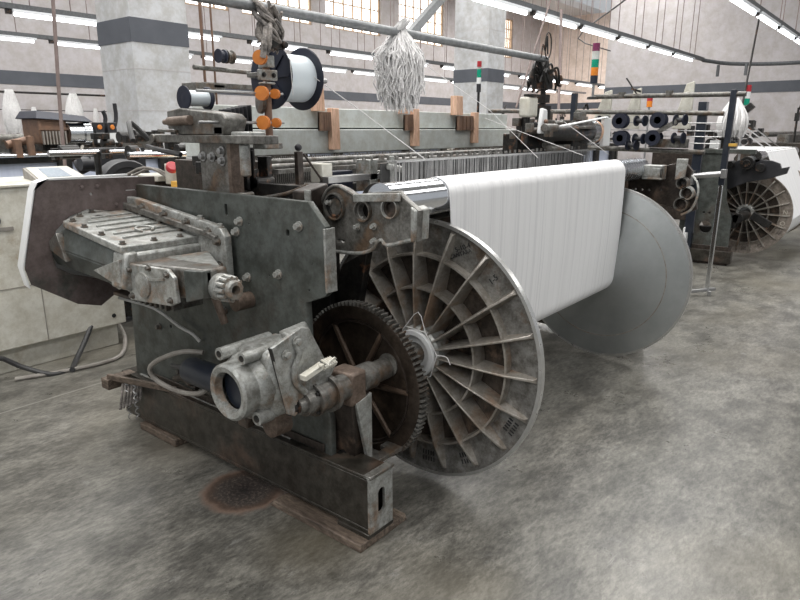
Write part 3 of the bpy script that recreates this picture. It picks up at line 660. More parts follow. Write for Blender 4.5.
# pinion shaft, bearing and its support
ps = MB().lathe((1.41, 1.60, .60), (1, 0, 0), [(0, .012), (0, .030), (.03, .032), (.03, .045), (.075, .048), (.075, .062), (.09, .062), (.09, .054), (.15, .056), (.15, .070), (.17, .070), (.17, .05), (.24, .05)], 32).build('pinion_bearing', 'castdark', T)
boltpart(ps, [(1.485, 1.60+.05*math.cos(math.pi/4+math.pi/2*k), .60+.05*math.sin(math.pi/4+math.pi/2*k)) for k in range(4)], (-1, 0, 0), .007, .012, 'dark')
boltpart(ps, [(1.41, 1.60, .60)], (-1, 0, 0), .016, .014, 'dark')
b = MB(); b.box(1.65, 1.74, 1.56, 1.68, .52, .655); P(b, 'bearing_block', 'rustcast', .012)
b = MB(); b.lathe((1.74, 1.62, .59), (1, 0, 0), [(0, .055), (.09, .055), (.10, .045), (.18, .045)], 28); P(b, 'bearing_sleeve', 'castdark', 0)
b = MB(); b.loft([(1.655, 1.565, .55), (1.77, 1.565, .55), (1.77, 1.72, .55), (1.655, 1.72, .55)], [(1.71, 1.60, .20), (1.76, 1.60, .20), (1.76, 1.74, .20), (1.70, 1.74, .20)]); sb = P(b, 'support_bracket', 'brown', .004)
MB().prism('y', [(1.675, .53), (1.765, .55), (1.765, .20), (1.755, .20)], 1.558, 1.575).build('pale_face', 'cast', sb, bevel=.002)  # paler metal on the front face of the bracket
b = MB(); b.hexbolt((1.70, 1.66, .27), (-1, 0, 0), .022, .03); b.build('bolt', 'dark', sb)
plate('notched_foot', 'castdark', .0, .01, [(0, 0), (1, 0), (0, 1)], [], sb).name = 'notched_foot'
o = [c for c in sb.children if c.name.startswith('notched')][0]; bpy.data.objects.remove(o)
b = MB(); b.prism('z', [(1.74, 1.52), (1.92, 1.52), (1.92, 1.60), (1.86, 1.60), (1.86, 1.57), (1.82, 1.57), (1.82, 1.66), (1.74, 1.66)], .25, .27); b.build('notched_foot', 'castdark', sb, bevel=.003)
b = MB(); b.bar((1.40, 1.55, .725), (1.50, 1.56, .74), .03, .02); b.box(1.40, 1.42, 1.54, 1.56, .715, .735); P(b, 'pale_strip', 'cream', .002)
b = MB()
for k in range(5): b.tube([(1.50+.01*k, 1.55, .725), (1.505+.01*k, 1.53, .745), (1.50+.01*k, 1.56, .76)], .004)
b.tube([(1.48, 1.54, .745), (1.46, 1.53, .755), (1.47, 1.54, .765)], .003); b.tube([(1.50, 1.54, .74), (1.53, 1.53, .765), (1.55, 1.54, .755)], .004)
P(b, 'string_wrap', 'cream', 0)
# ---- big let-off gear wheel
GX, GY, GZ, GR = 1.93, 1.765, .497, .335
gw = MB().lathe((GX, GY, GZ), (1, 0, 0), [(-.022, GR-.055), (-.024, GR-.008), (-.022, GR), (.022, GR), (.022, GR-.045), (.004, GR-.05), (.004, .05), (-.004, .05), (-.004, GR-.07), (-.022, GR-.055)], 96, False).build('gear_wheel', 'gear', T)
b = MB(); nt_ = 96
for k in range(nt_):
    a = 2*math.pi*k/nt_; u = Vector((0, math.cos(a), math.sin(a))); v = Vector((0, -math.sin(a), math.cos(a))); c = Vector((GX, GY, GZ)); Xv = Vector((1, 0, 0))
    b.loft([c+u*(GR-.002)+v*s_*.0065+Xv*x_ for s_, x_ in ((-1, -.022), (1, -.022), (1, .022), (-1, .022))], [c+u*(GR+.016)+v*s_*.0032+Xv*x_ for s_, x_ in ((-1, -.022), (1, -.022), (1, .022), (-1, .022))])
b.build('gear_tooth_rim', 'castdark', gw)
MB().lathe((GX, GY, GZ), (-1, 0, 0), [(-.04, .06), (.03, .055), (.04, .045), (.04, .02), (.02, .018)], 32).build('gear_hub', 'brown', gw)
for k in range(6):
    a = R((122, 62, 2, -50, -100, -175)[k]); u = Vector((0, -math.cos(a), math.sin(a)))
    c = Vector((GX-.010, GY, GZ))
    MB().tube([c+u*.05, c+u*.16, c+u*(GR-.06)], lambda t: .015-.004*t, 8).build('gear_spoke', 'gearrib', gw)
b = MB(); b.tube([Vector((GX-.012, GY+(GR-.065)*math.cos(a), GZ+(GR-.065)*math.sin(a))) for a in [2*math.pi*i/48 for i in range(49)]], .008, 6, 0); b.build('web_fillet', 'brown', gw)
b = MB(); b.cyl((1.92, 1.607, .606), (2.2, 1.607, .606), .05); P(b, 'beam_journal', 'castdark', 0)
b = MB(); b.box(1.99, 2.06, 2.0, 2.3, .3, 1.02); P(b, 'beam_support', 'dark')
b = MB(); b.loft([(2.02, 1.95, .97), (2.06, 1.95, .97), (2.06, 1.80, 1.05), (2.02, 1.80, 1.05)], [(2.02, 2.15, .50), (2.06, 2.15, .50), (2.06, 1.95, .35), (2.02, 1.95, .35)]); P(b, 'inner_arm', 'dark')

# ---- peg bar and springs at the back of the rail
b = MB(); b.box(1.48, 1.64, 3.13, 3.20, .235, .29); b.bar((1.50, 3.16, .30), (1.62, 2.72, .30), .02, .03); P(b, 'rear_peg_bar', 'oldwood')
b = MB()
for sx, sy in ((1.55, 3.07), (1.565, 3.02)):
    b.tube([(sx+.010*math.cos(k*.9), sy+.010*math.sin(k*.9), .29-k*.0055) for k in range(40)], .0035, 5, 1)
P(b, 'coil_spring', 'steel', 0)
b = MB()
for k in range(7): b.tube([(1.545+.01*k, 3.10-.012*k, .26), (1.52+.012*k, 3.08-.01*k, .20), (1.51+.012*k, 3.09-.012*k, .13+.008*k)], .007)
P(b, 'hanging_rag_strip', 'rag', 0)

# ---- works on top of the side frame
up = plate('upright_plate', 'castdark', 1.72, .03, [(2.49, 1.27), (2.30, 1.27), (2.29, 1.50), (2.49, 1.50)], [(2.40, 1.43, .03, .012)], T)
boltpart(up, [(1.705, 2.465, 1.435), (1.705, 2.40, 1.435), (1.705, 2.33, 1.46), (1.705, 2.33, 1.42)], (-1, 0, 0), .014, .022, 'steel')
MB().box(1.70, 1.76, 2.27, 2.292, 1.27, 1.49).build('worn_edge', 'rustcast', up)
b = MB(); b.box(1.68, 1.75, 2.02, 2.80, 1.492, 1.525); b.cyl((1.67, 2.81, 1.508), (1.76, 2.81, 1.508), .02); b.box(1.69, 1.80, 2.30, 2.36, 1.525, 1.56); P(b, 'top_bar', 'castdark')
b = MB(); b.prism('x', [(2.70, 1.55), (2.70, 1.628), (2.60, 1.64), (2.30, 1.612), (2.27, 1.59), (2.30, 1.525), (2.62, 1.525), (2.66, 1.55)], 1.69, 1.80); P(b, 'top_casting', 'castdark', .006)
b = MB(); b.cyl((1.675, 2.66, 1.582), (1.675, 2.50, 1.588), .020); b.cyl((1.67, 2.69, 1.58), (1.67, 2.66, 1.58), .012); P(b, 'copper_roll', 'rustcast', 0)
b = MB(); b.bar((1.67, 2.74, 1.545), (1.67, 2.60, 1.54), .02, .012); P(b, 'small_strap', 'castdark')
b = MB()
for k in range(6): b.box(1.83+.022*k, 1.836+.022*k, 2.42, 2.51, 1.53, 1.635+.004*k)
P(b, 'black_fin_stack', 'black', .002)
b = MB(); b.cyl((1.72, 2.2, 1.36), (1.72, 2.2, 1.49), .022); b.box(1.70, 1.78, 2.13, 2.26, 1.49, 1.54); b.box(1.76, 1.84, 2.12, 2.2, 1.47, 1.50); P(b, 'clamp_block', 'cast', .006)
b = MB(); b.tube([(1.74, 2.95, 1.50), (1.66, 2.96, 1.58), (1.62, 2.9, 1.55), (1.60, 2.85, 1.50)], .012); b.tube([(1.70, 2.9, 1.47), (1.66, 2.75, 1.46), (1.68, 2.6, 1.44)], .012); P(b, 'black_conduit', 'blackhose', 0)
rnd = random.Random(5)
b = MB()
for k in range(9):
    x_, y_, z_ = 1.80+rnd.random()*.16, 2.42+rnd.random()*.25, 1.31+rnd.random()*.10
    b.box(x_, x_+.05+.05*rnd.random(), y_, y_+.04+.06*rnd.random(), z_, z_+.03+.06*rnd.random())
b.cyl((1.78, 2.56, 1.43), (1.90, 2.56, 1.43), .05)
P(b, 'knotter_works', 'dark', .004)
b = MB()
for k in range(6):
    x_, y_, z_ = 1.84+rnd.random()*.08, 2.26+rnd.random()*.2, 1.29+rnd.random()*.06
    b.box(x_, x_+.03, y_, y_+.03+.04*rnd.random(), z_, z_+.05+.05*rnd.random())
b.cyl((1.9, 2.38, 1.27), (1.9, 2.38, 1.47), .012); b.cyl((1.84, 2.3, 1.32), (1.94, 2.3, 1.32), .025); b.box(1.80, 1.82, 2.30, 2.38, 1.29, 1.46); b.box(1.84, 1.85, 2.30, 2.38, 1.29, 1.46)
P(b, 'selvage_works', 'dark', .004)
# post with orange pulleys, and the long pipe it carries
po = MB().cyl((1.965, 2.33, 1.47), (1.965, 2.33, 2.05), .017).build('pulley_post', 'copper', T)
b = MB(); b.box(1.90, 1.99, 2.27, 2.36, 1.465, 1.49); b.box(1.83, 1.95, 2.3, 2.34, 1.50, 1.515); b.lathe((1.965, 2.33, 1.47), (0, 0, 1), [(0, .03), (.04, .024), (.05, .018)], 20); b.build('post_foot', 'castdark', po, bevel=.004)
for z in (1.845, 1.70, 1.577):
    for dx, rr in ((-.046, .030), (.028, .021)):
        if z > 1.8 and dx > 0: continue
        w_ = MB().lathe((1.965+dx-.008, 2.295, z), (-.93, -.42, 0), [(0, rr*.7), (0, rr), (.007, rr), (.010, rr*.78), (.014, rr), (.021, rr), (.021, rr*.7)], 28).build('orange_pulley', 'orange', po)
        MB().cyl((1.965+dx-.02, 2.292, z), (1.965+dx+.02, 2.282, z), .005).build('axle', 'steel', w_)
b = MB()
for z in (1.70, 1.577): b.cyl((1.60, 2.33, z), (1.965, 2.31, z), .006)
b.build('guide_rod', 'steel', po)
b = MB(); b.box(1.90, 2.0, 2.295, 2.315, 1.755, 1.80); b.box(1.945, 1.99, 2.30, 2.36, 1.81, 1.86); b.box(1.94, 1.99, 2.30, 2.36, 1.74, 1.75); b.build('clamp', 'cast', po, bevel=.004)
boltpart(po, [(1.92, 2.294, 1.777), (1.975, 2.294, 1.777)], (0, -1, 0), .007, .01, 'dark')
MB().lathe((1.94, 2.36, 1.665), (.9, -.3, 0), [(0, .048), (.012, .05), (.02, .04)], 28).build('tension_disc', 'castdark', po)
pipe = MB().cyl((1.2, 2.33, 2.055), (4.64, 2.33, 2.05), .023).build('long_pipe', 'pipe', T)
b = MB(); b.cyl((4.62, 2.33, 1.4), (4.62, 2.33, 2.06), .02); P(b, 'far_post', 'dark', 0)
# rags tied at the top of the near post
b = MB(); rnd = random.Random(11)
for k in range(34):
    a = rnd.random()*6.28; r0 = .015+.05*rnd.random(); z0 = 1.95+.10*rnd.random()
    b.tube([(1.965+r0*math.cos(a+j*.9), 2.30+r0*math.sin(a+j*.9)*.8, z0+(.03*rnd.random()-.035*j)) for j in range(4)], lambda t: .0045+.007*math.sin(math.pi*min(1, t+.1)), 6, 3)
b.tube([(1.93, 2.27, 1.97), (1.91, 2.26, 1.93), (1.90, 2.26, 1.88), (1.90, 2.27, 1.845)], .014, 8)
b.tube([(1.95, 2.27, 1.99), (1.93, 2.25, 1.95), (1.92, 2.25, 1.89), (1.92, 2.27, 1.86)], .01, 8)
b.tube([(1.90, 2.33, 2.09), (1.91, 2.28, 2.05), (1.96, 2.27, 2.0)], .012, 8)
tag(b.build('tied_rag', 'rag'), 'knotted greasy rags tied round the post above the orange pulleys', 'rag')
b = MB(); b.box(1.95, 2.03, 2.27, 2.30, 1.885, 1.925); b.cyl((2.02, 2.255, 1.905), (2.02, 2.275, 1.905), .016); P(b, 'tension_head', 'dark', .005)

# ---- long pale box beam, thread stop wires and the harness behind the roller
P(MB().box(2.12, 5.24, 2.98, 3.14, 1.557, 1.675), 'upper_box_beam', 'beam', .004)
P(MB().box(2.06, 5.32, 2.94, 3.14, 1.405, 1.548), 'lower_box_beam', 'beam', .004)
P(MB().box(2.12, 5.24, 3.0, 3.12, 1.548, 1.557), 'beam_gap_strip', 'dark', 0)
b = MB(); b.box(2.05, 5.0, 2.55, 2.93, 1.20, 1.25); b.box(2.1, 5.1, 2.9, 2.93, 1.25, 1.36); P(b, 'harness_bed', 'dark')
b = MB(); rnd = random.Random(2)
for k in range(300):
    x_ = 2.47+k*2.4/300; z0 = 1.17+rnd.random()*.02
    y_ = 2.02+.02*rnd.random(); b.box(x_, x_+.003, y_, y_+.003, z0, 1.385+rnd.random()*.012)
sw = P(b, 'stop_wires', 'steel', 0); sw['kind'] = 'stuff'
P(MB().box(2.47, 4.9, 2.10, 2.11, 1.15, 1.385), 'stop_wire_backing', 'wiredark', 0)
b = MB()
for k in range(200):
    x_ = 2.2+k*3.0/200
    b.box(x_, x_+.005, 2.75, 2.756, 1.24, 1.40+.01*rnd.random())
hw = P(b, 'heddle_wires', 'alu', 0); hw['kind'] = 'stuff'
b = MB()
for y_, z_ in ((2.0, 1.392), (2.06, 1.392)): b.box(2.47, 4.9, y_, y_+.006, z_, z_+.008)
b.box(2.47, 4.9, 1.98, 2.08, 1.14, 1.165); b.box(2.2, 4.9, 2.2, 2.26, 1.30, 1.33)
P(b, 'stop_motion_rail', 'steel', .001)
b = MB(); rnd = random.Random(4)
for k in range(42):
    x_ = 2.3+k*.062; b.box(x_, x_+.03*rnd.random()+.006, 2.12, 2.13, 1.40, 1.413+.012*rnd.random())
o = b.build('paper_tabs', 'alu', T, smooth=False); o['kind'] = 'stuff'
b = MB(); b.cyl((2.05, 2.62, 1.36), (5.0, 2.62, 1.36), .02); b.cyl((2.05, 2.45, 1.40), (4.8, 2.45, 1.40), .012); b.box(2.05, 2.9, 2.38, 2.42, 1.345, 1.365); P(b, 'harness_tube', 'alu', 0)
P(MB().box(2.32, 2.48, 2.30, 2.42, 1.25, 1.345), 'navy_box', 'navy', .004)
P(MB().box(2.20, 2.27, 2.24, 2.32, 1.30, 1.39), 'cream_box', 'cream', .004)
b = MB(); b.box(2.50, 2.56, 2.2, 2.3, 1.24, 1.40); b.box(2.6, 2.95, 2.2, 2.26, 1.26, 1.34); b.cyl((2.55, 2.1, 1.26), (2.55, 2.1, 1.42), .014); b.cyl((2.5, 2.08, 1.37), (2.62, 2.08, 1.35), .016); P(b, 'selvage_bracket', 'cast', .004)
b = MB(); b.bar((2.09, 2.28, 1.24), (2.09, 2.28, 1.45), .025, .035); lv = P(b, 'stop_lever', 'brown')
MB().ball((2.09, 2.28, 1.468), .017).build('lever_knob', 'black', lv)
b = MB(); b.box(1.98, 2.2, 2.24, 2.34, 1.285, 1.30); b.bar((2.12, 2.28, 1.44), (2.20, 2.24, 1.31), .01, .01); P(b, 'lever_mount', 'brown')
b = MB()
for x_ in (3.4, 4.2): b.cyl((x_, 2.5, 1.3), (x_, 2.5, 1.42), .01)
b.box(1.9, 2.1, 2.5, 3.0, 1.25, 1.40); P(b, 'harness_stay', 'brown')
# the take-up head at the far end: dark cluster with chrome drum
b = MB(); b.box(4.2, 4.95, 2.3, 2.42, 1.30, 1.52); b.box(4.35, 4.8, 2.25, 2.4, 1.50, 1.60); b.box(4.8, 5.1, 2.15, 2.4, 1.35, 1.57); b.cyl((4.25, 2.12, 1.52), (4.9, 2.12, 1.52), .055); P(b, 'far_head', 'dark', .008)
rnd = random.Random(21); b = MB()
for k in range(30):
    x_, y_, z_ = 4.1+rnd.random()*.85, 2.03+rnd.random()*.3, 1.40+rnd.random()*.22
    if k % 3: b.box(x_, x_+.03+.10*rnd.random(), y_, y_+.05, z_, z_+.02+.05*rnd.random())
    else: b.cyl((x_, y_, z_), (x_+.08+.1*rnd.random(), y_, z_), .018+.02*rnd.random(), n=12)
P(b, 'head_linkage', 'castdark', .003)
b = MB(); b.box(4.16, 4.30, 2.2, 2.28, 1.63, 1.765); P(b, 'cream_motor_box', 'cream', .015)
P(MB().box(4.17, 4.30, 2.19, 2.25, 1.768, 1.785), 'box_cap', 'dark', .004); P(MB().cyl((4.22, 2.25, 1.45), (4.22, 2.25, 1.64), .03), 'box_stem', 'dark', 0)
rnd = random.Random(9); b = MB()
for k in range(26):
    a = rnd.random()*6.28; b.tube([(4.62, 2.33, 1.86+.16*rnd.random()), (4.62+.07*math.cos(a), 2.33+.07*math.sin(a), 1.93+.12*rnd.random()), (4.62+.13*math.cos(a), 2.33+.10*math.sin(a), 1.84+.16*rnd.random()), (4.62+.10*math.cos(a+.5), 2.33+.10*math.sin(a), 1.82+.10*rnd.random())], .009, 6)
b.tube([(4.60+.05*math.cos(t*.6), 2.3, 2.14+.09*math.sin(t*.6)) for t in range(12)], .005, 6)
b.tube([(4.50, 2.3, 2.05), (4.52, 2.3, 2.14), (4.56, 2.3, 2.10), (4.58, 2.3, 2.2), (4.60, 2.3, 2.08)], .006, 6)
b.box(4.57, 4.67, 2.28, 2.38, 1.84, 1.94); b.box(4.58, 4.66, 2.28, 2.36, 1.62, 1.72); b.box(4.585, 4.655, 2.29, 2.36, 1.74, 1.80)
P(b, 'post_clutter', 'dark', 0)
b = MB(); b.tube([(4.70, 2.28, 1.93), (4.76, 2.27, 1.94), (4.80, 2.27, 1.91)], .012); b.tube([(4.72, 2.28, 1.88), (4.78, 2.27, 1.87)], .014); P(b, 'red_wiring', 'copper', 0)
b = MB(); b.loft([(4.15, 2.1, 1.52), (4.27, 2.1, 1.52), (4.25, 2.1, 1.68), (4.18, 2.1, 1.69)], [(4.15, 2.13, 1.52), (4.27, 2.13, 1.52), (4.25, 2.13, 1.68), (4.18, 2.13, 1.69)]); P(b, 'white_shield', 'white', .01)
MB().ball((4.21, 2.09, 1.60), .016).build('brown_button', 'copper', T)
hd = MB().lathe((4.86, 2.08, 1.53), (1, 0, 0), [(0, .05), (0, .09), (.10, .09), (.10, .07)], 32).build('chrome_drum', 'chrome', T)
MB().lathe((4.98, 2.08, 1.53), (1, 0, 0), [(0, .07), (0, .085), (.04, .085), (.04, .07), (0, .07)], 32, False).build('amber_belt', 'wood', hd)
b = MB(); b.box(5.03, 5.17, 2.0, 2.03, 1.42, 1.635); b.bar((4.30, 2.02, 1.57), (5.10, 2.01, 1.64), .03, .012); P(b, 'white_bracket', 'white', .006)
sg_ = MB().cyl((5.42, 3.4, 1.66), (5.42, 3.4, 1.90), .012).build('signal_light', 'dark', T)
z_ = 1.885
for c_, h_ in (('black', .075), ('white', .055), ('greenlens', .075), ('beam', .02), ('red', .05)):
    MB().cyl((5.42, 3.4, z_), (5.42, 3.4, z_+h_), .021 if c_ != 'beam' else .012).build('lens', c_, sg_); z_ += h_
MB().cyl((5.42, 3.4, 1.66), (5.42, 3.4, 1.685), .07).build('signal_base', 'dark', sg_)

# ------------------------------------------------------------------ things on or about the main loom
# timber shims under the foot
o = MB().loft([(1.545, 1.43, .0), (1.83, 1.43, .0), (1.83, 1.95, .0), (1.545, 1.95, .0)], [(1.55, 1.435, .03), (1.825, 1.435, .03), (1.825, 1.93, .03), (1.55, 1.93, .03)]).build('timber_shim', 'oldwood', bevel=.004)
tag(o, 'oil-soaked timber board under the front foot of the green loom', 'board')
o = MB().loft([(1.585, 2.72, 0), (1.68, 2.72, 0), (1.68, 3.05, 0), (1.585, 3.05, 0)], [(1.585, 2.72, .04), (1.68, 2.72, .04), (1.68, 3.05, .04), (1.585, 3.05, .04)]).build('timber_shim', 'oldwood', bevel=.006)
tag(o, 'dark timber board lying under the rear of the loom base rail', 'board')
# bobbins
def bobbin(label, x0, x1, y, z, rf, rc, group=None, m='navy', core='film', n=40):
    t = thing('bobbin', label, 'bobbin', ((x0+x1)/2, y, z-rf), group)
    for xx, sg in ((x0, -1), (x1, 1)):
        q = MB().lathe((xx, y, z), (sg, 0, 0), [(0, rf*.2), (0, rf-.004), (.004, rf), (.008, rf), (.010, rf-.006), (.006, rf*.5), (.010, rf*.18)], n).build('flange', m, t)
    MB().lathe((x0, y, z), (1, 0, 0), [(0, rc), (x1-x0, rc)], n).build('wound_yarn', core, t)
    return t
bb = bobbin('large navy-flanged bobbin of white yarn above the pale box beam', 2.10, 2.285, 2.45, 1.785, .146, .108)
b = MB().cyl((1.97, 2.45, 1.785), (2.45, 2.45, 1.785), .012); P(b, 'bobbin_spindle', 'steel', 0)
b = MB()
b.box(1.96, 1.99, 2.32, 2.46, 1.775, 1.795); P(b, 'spindle_arm', 'castdark')
for k in range(8):
    a = 2*math.pi*k/8; MB().bar((2.088, 2.45+.03*math.cos(a), 1.785+.03*math.sin(a)), (2.088, 2.45+.13*math.cos(a), 1.785+.13*math.sin(a)), .006, .01).build('flange_rib', 'navy', bb)
bobbin('small dark-flanged bobbin resting on the top casting of the near side frame', 1.725, 1.835, 2.60, 1.683, .052, .034)
# single yarn ends
for pts, r_, lab in (([(2.24, 2.36, 1.81), (2.45, 2.2, 1.63), (2.70, 2.0, 1.40)], .0022, 'taut white yarn slanting from the large navy-flanged bobbin to the stop wires'),
    ([(3.0, 2.33, 1.95), (3.3, 2.0, 1.66), (3.55, 1.8, 1.385)], .0016, 'thin yarn slanting from the yarn bundle down to the warp sheet'),
    ([(2.02, 2.27, 1.90), (2.06, 2.28, 1.88), (2.08, 2.29, 1.70)], .002, 'loose yarn hanging in front of the near navy bobbin flange'),
    ([(4.3, 2.0, 1.60), (4.45, 1.72, 1.38)], .0018, 'short yarn end below the white shield at the far head'),
    ([(3.75, 2.3, 1.62), (4.2, 1.8, 1.38)], .0018, 'yarn end slanting from box beam end to the far warp threads')):
    b = MB(); b.tube(pts, r_, 5, 0); tag(b.build('yarn_strand', 'yarn'), lab, 'yarn')
# big bundle of waste yarn on the pipe
b = MB(); rnd = random.Random(8)
px, py = 2.905, 2.33
for k in range(620):
    a = rnd.random()*6.283; rr = .135*math.sqrt(rnd.random()); u, v = math.cos(a), math.sin(a)
    L_ = .34+.08*rnd.random()-max(0, rr-.08)*1.9
    j = lambda s: rnd.uniform(-s, s)
    top = 2.05+.02*rnd.random(); sh = max(0, rr-.06)*.9
    pts = [(px+.03*u, py+.03*v, top-sh*.4), (px+rr*.7*u+j(.012), py+rr*.7*v, top-.02-sh+j(.01))]
    for q in range(1, 6): pts.append((px+rr*(1.02 if q < 5 else .9)*u+j(.016), py+rr*v+j(.016), top-.03-sh-(L_-.03-sh)*q/5+j(.008)))
    b.tube(pts, .0032, 4, 2)
b.lathe((px, py, 1.80), (0, 0, 1), [(-.08, .04), (-.05, .09), (.05, .11), (.17, .09), (.23, .04), (.26, .02)], 20)
for k in range(14):
    a = rnd.random()*6.283; b.tube([(px-.03+j(.02), py, 2.04), (px+.03*math.cos(a), py-.04, 2.09+.03*rnd.random()), (px+.04*math.cos(a), py+.04, 2.05)], .007, 5)
tag(b.build('yarn_bundle', 'yarn'), 'shaggy bundle of white waste yarn hanging from the long grey pipe', 'yarn bundle')
# wooden packing blocks jammed on the box beam
def block(x0, x1, y0, y1, z0, z1, label, m='wood'):
    o = MB().loft([(x0, y0, z0), (x1, y0, z0), (x1, y1, z0), (x0, y1, z0)], [(x0-.004, y0+.003, z1), (x1-.004, y0+.003, z1), (x1-.004, y1, z1), (x0-.004, y1, z1)]).build('packing_block', m, bevel=.003)
    tag(o, label, 'wooden block', 'wooden packing blocks on the pale box beam'); return o
for i, (ua, ub, uz, ta, tb, tz0, tz1) in enumerate(((2.842, 2.905, 1.79, 2.945, 3.012, 1.425, 1.675), (3.68, 3.73, 1.74, 3.775, 3.84, 1.43, 1.69), (4.34, 4.43, 1.80, 4.575, 4.64, 1.44, 1.68))):
    w_ = ('nearest the bobbin', 'below the yarn bundle', 'farthest along')[i]
    block(ua, ub, 2.915, 2.975, 1.655, uz, 'short wooden block on top edge of the box beam, '+w_)
    block(ta, tb, 2.895, 2.937, tz0, tz1, 'tall wooden block against the box beam front, '+w_)
    b = MB(); d_ = (ta-.005-ua-.02)/4
    for q in range(4): b.box(ua+.02+d_*q, ua+.02+d_*q+d_*.8, 2.90, 2.938, 1.54, 1.65)
    b.box(ua+.02, ta-.006, 2.925, 2.938, 1.542, 1.648)
    tag(b.build('folded_pack', 'copper', smooth=False), 'brown folded card pack beside the tall wooden block, '+w_, 'card pack', 'brown folded packs on the box beam')

# vertical brown rod at far left and thread guide rods
b = MB(); b.tube([(2.44, 5.2, 3.32), (2.41, 5.2, 2.5), (2.37, 5.2, 1.9), (2.34, 5.2, 1.3), (2.34, 5.2, .8)], .014, 8); 
tag(b.build('drop_conduit', 'rod'), 'brown vertical conduit dropping to the machine behind the cream cabinet', 'conduit')
t = thing('thread_guide_stand', 'thin rod stand with grey guide rollers behind the orange pulleys', 'thread guide', (2.35, 3.25, 0))
b = MB(); b.cyl((2.33, 3.3, 0.0), (2.33, 3.3, 2.5), .008); b.cyl((2.40, 3.3, 1.4), (2.40, 3.3, 2.5), .006); b.build('rod', 'copper', t)
for xx in (2.40, 2.455): MB().lathe((xx, 3.26, 1.955), (1, 0, 0), [(0, .02), (0, .038), (.008, .038), (.012, .028), (.034, .028), (.038, .038), (.046, .038)], 24).build('guide_roller', 'castdark' if xx > 2.42 else 'navy', t)
b = MB(); b.cyl((2.26, 3.3, 1.887), (2.9, 3.3, 1.88), .014); b.box(2.25, 2.45, 3.28, 3.32, 1.76, 1.80); b.box(2.2, 2.32, 3.2, 3.34, 1.70, 1.80); b.box(2.3, 2.75, 3.28, 3.30, 1.78, 1.81); b.build('cross_rod', 'castdark', t, bevel=.003)

# ------------------------------------------------------------------ cream control cabinet
t = thing('control_cabinet', 'long cream control cabinet standing on the floor behind the brown guard', 'cabinet', (1.2, 5.0, 0))
body = MB().box(-.6, 2.30, 4.45, 5.25, .165, 1.20).build('body', 'cream', t, bevel=.006)
MB().box(-.6, 2.25, 4.50, 5.2, 0, .165).build('plinth', 'cream', t, bevel=.004)
MB().box(-.6, 2.32, 4.435, 5.2, 1.197, 1.212).build('top_lip', 'cream', t, bevel=.003)
b = MB(); b.box(-.6, 1.63, 4.442, 4.45, .93, .955); b.build('drip_rail', 'hose', body)
b = MB(); b.box(1.74, 1.746, 4.447, 4.45, .17, .93); b.box(-.6, 2.3, 4.447, 4.45, .56, .564); b.build('panel_joint', 'hose', body)
MB().lathe((2.21, 4.449, .235), (0, -1, 0), [(0, .015), (.004, .014)], 20).build('knockout_hole', 'ink', body)
MB().lathe((1.53, 4.449, 1.0), (0, -1, 0), [(0, .035), (.02, .03), (.03, .02)], 20).build('door_knob', 'black', body)
b = MB()
for px_ in (1.57,): b.lathe((px_, 4.445, 1.12), (0, -1, 0), [(0, .008), (.006, .006)], 12)
b.build('screw', 'brown', body)
cp = MB().loft([(1.84, 4.5, 1.212), (2.18, 4.5, 1.212), (2.27, 5.0, 1.212), (1.95, 5.0, 1.212)], [(1.84, 4.5, 1.222), (2.18, 4.5, 1.222), (2.27, 5.0, 1.283), (1.95, 5.0, 1.283)]).build('operator_panel', 'hose', t, bevel=.004)
MB().loft([(1.86, 4.52, 1.226), (2.165, 4.52, 1.226), (2.25, 4.98, 1.282), (1.965, 4.98, 1.282)], [(1.86, 4.52, 1.229), (2.165, 4.52, 1.229), (2.25, 4.98, 1.286), (1.965, 4.98, 1.286)]).build('panel_face', 'cream', cp)
MB().loft([(1.94, 4.58, 1.236), (2.10, 4.58, 1.236), (2.17, 4.92, 1.278), (2.02, 4.92, 1.278)], [(1.94, 4.58, 1.239), (2.10, 4.58, 1.239), (2.17, 4.92, 1.281), (2.02, 4.92, 1.281)]).build('keypad', 'keypad', cp)
# floor cables
b = MB(); b.tube([(.9, 4.33, .16), (1.35, 4.36, .17), (1.5, 4.33, .08), (1.63, 4.22, .012), (1.75, 4.2, .012)], .016)
tag(b.build('floor_cable', 'blackhose'), 'black cable leaving the cream cabinet at far left', 'cable')
b = MB(); b.tube([(2.05, 4.47, .2), (1.95, 4.40, .10), (1.83, 4.30, .018), (1.75, 4.17, .018)], .018)
tag(b.build('floor_cable', 'blackhose'), 'black cable slanting down the cream cabinet plinth to the floor', 'cable')
b = MB(); b.tube([(1.45, 4.30, .014), (1.65, 4.22, .014), (1.9, 4.16, .014), (2.1, 4.2, .014), (2.3, 4.5, .03), (2.38, 4.75, .10), (2.4, 4.9, .25)], .014)
tag(b.build('floor_hose', 'hose'), 'grey hose lying on the floor along the cream cabinet', 'hose')
# second machine end just behind cabinet: round black guard, cream top with emergency stop
t = thing('loom_drive_unit', 'black and cream drive unit with red emergency stop behind the brown guard', 'machine', (2.9, 4.6, 0))
MB().lathe((2.90, 4.85, 1.045), (0, -1, 0), [(0, .24), (.06, .24), (.10, .225), (.10, .18), (.09, .17)], 40).build('round_guard', 'black', t)
MB().box(2.75, 3.3, 4.95, 5.3, 0, 1.02).build('lower_body', 'dark', t, bevel=.01)
MB().box(2.78, 3.30, 4.15, 4.5, 1.15, 1.19).build('cream_cover', 'cream', t, bevel=.006)
MB().box(2.66, 3.25, 4.18, 4.48, .9, 1.15).build('drum_body', 'brown', t, bevel=.01)
b = MB(); b.cyl((2.70, 5.1, 1.22), (2.78, 5.0, 1.28), .06); b.box(2.82, 3.2, 5.0, 5.2, 1.18, 1.36); b.cyl((2.66, 5.0, 1.25), (2.76, 5.0, 1.25), .05); b.build('black_motor', 'black', t)
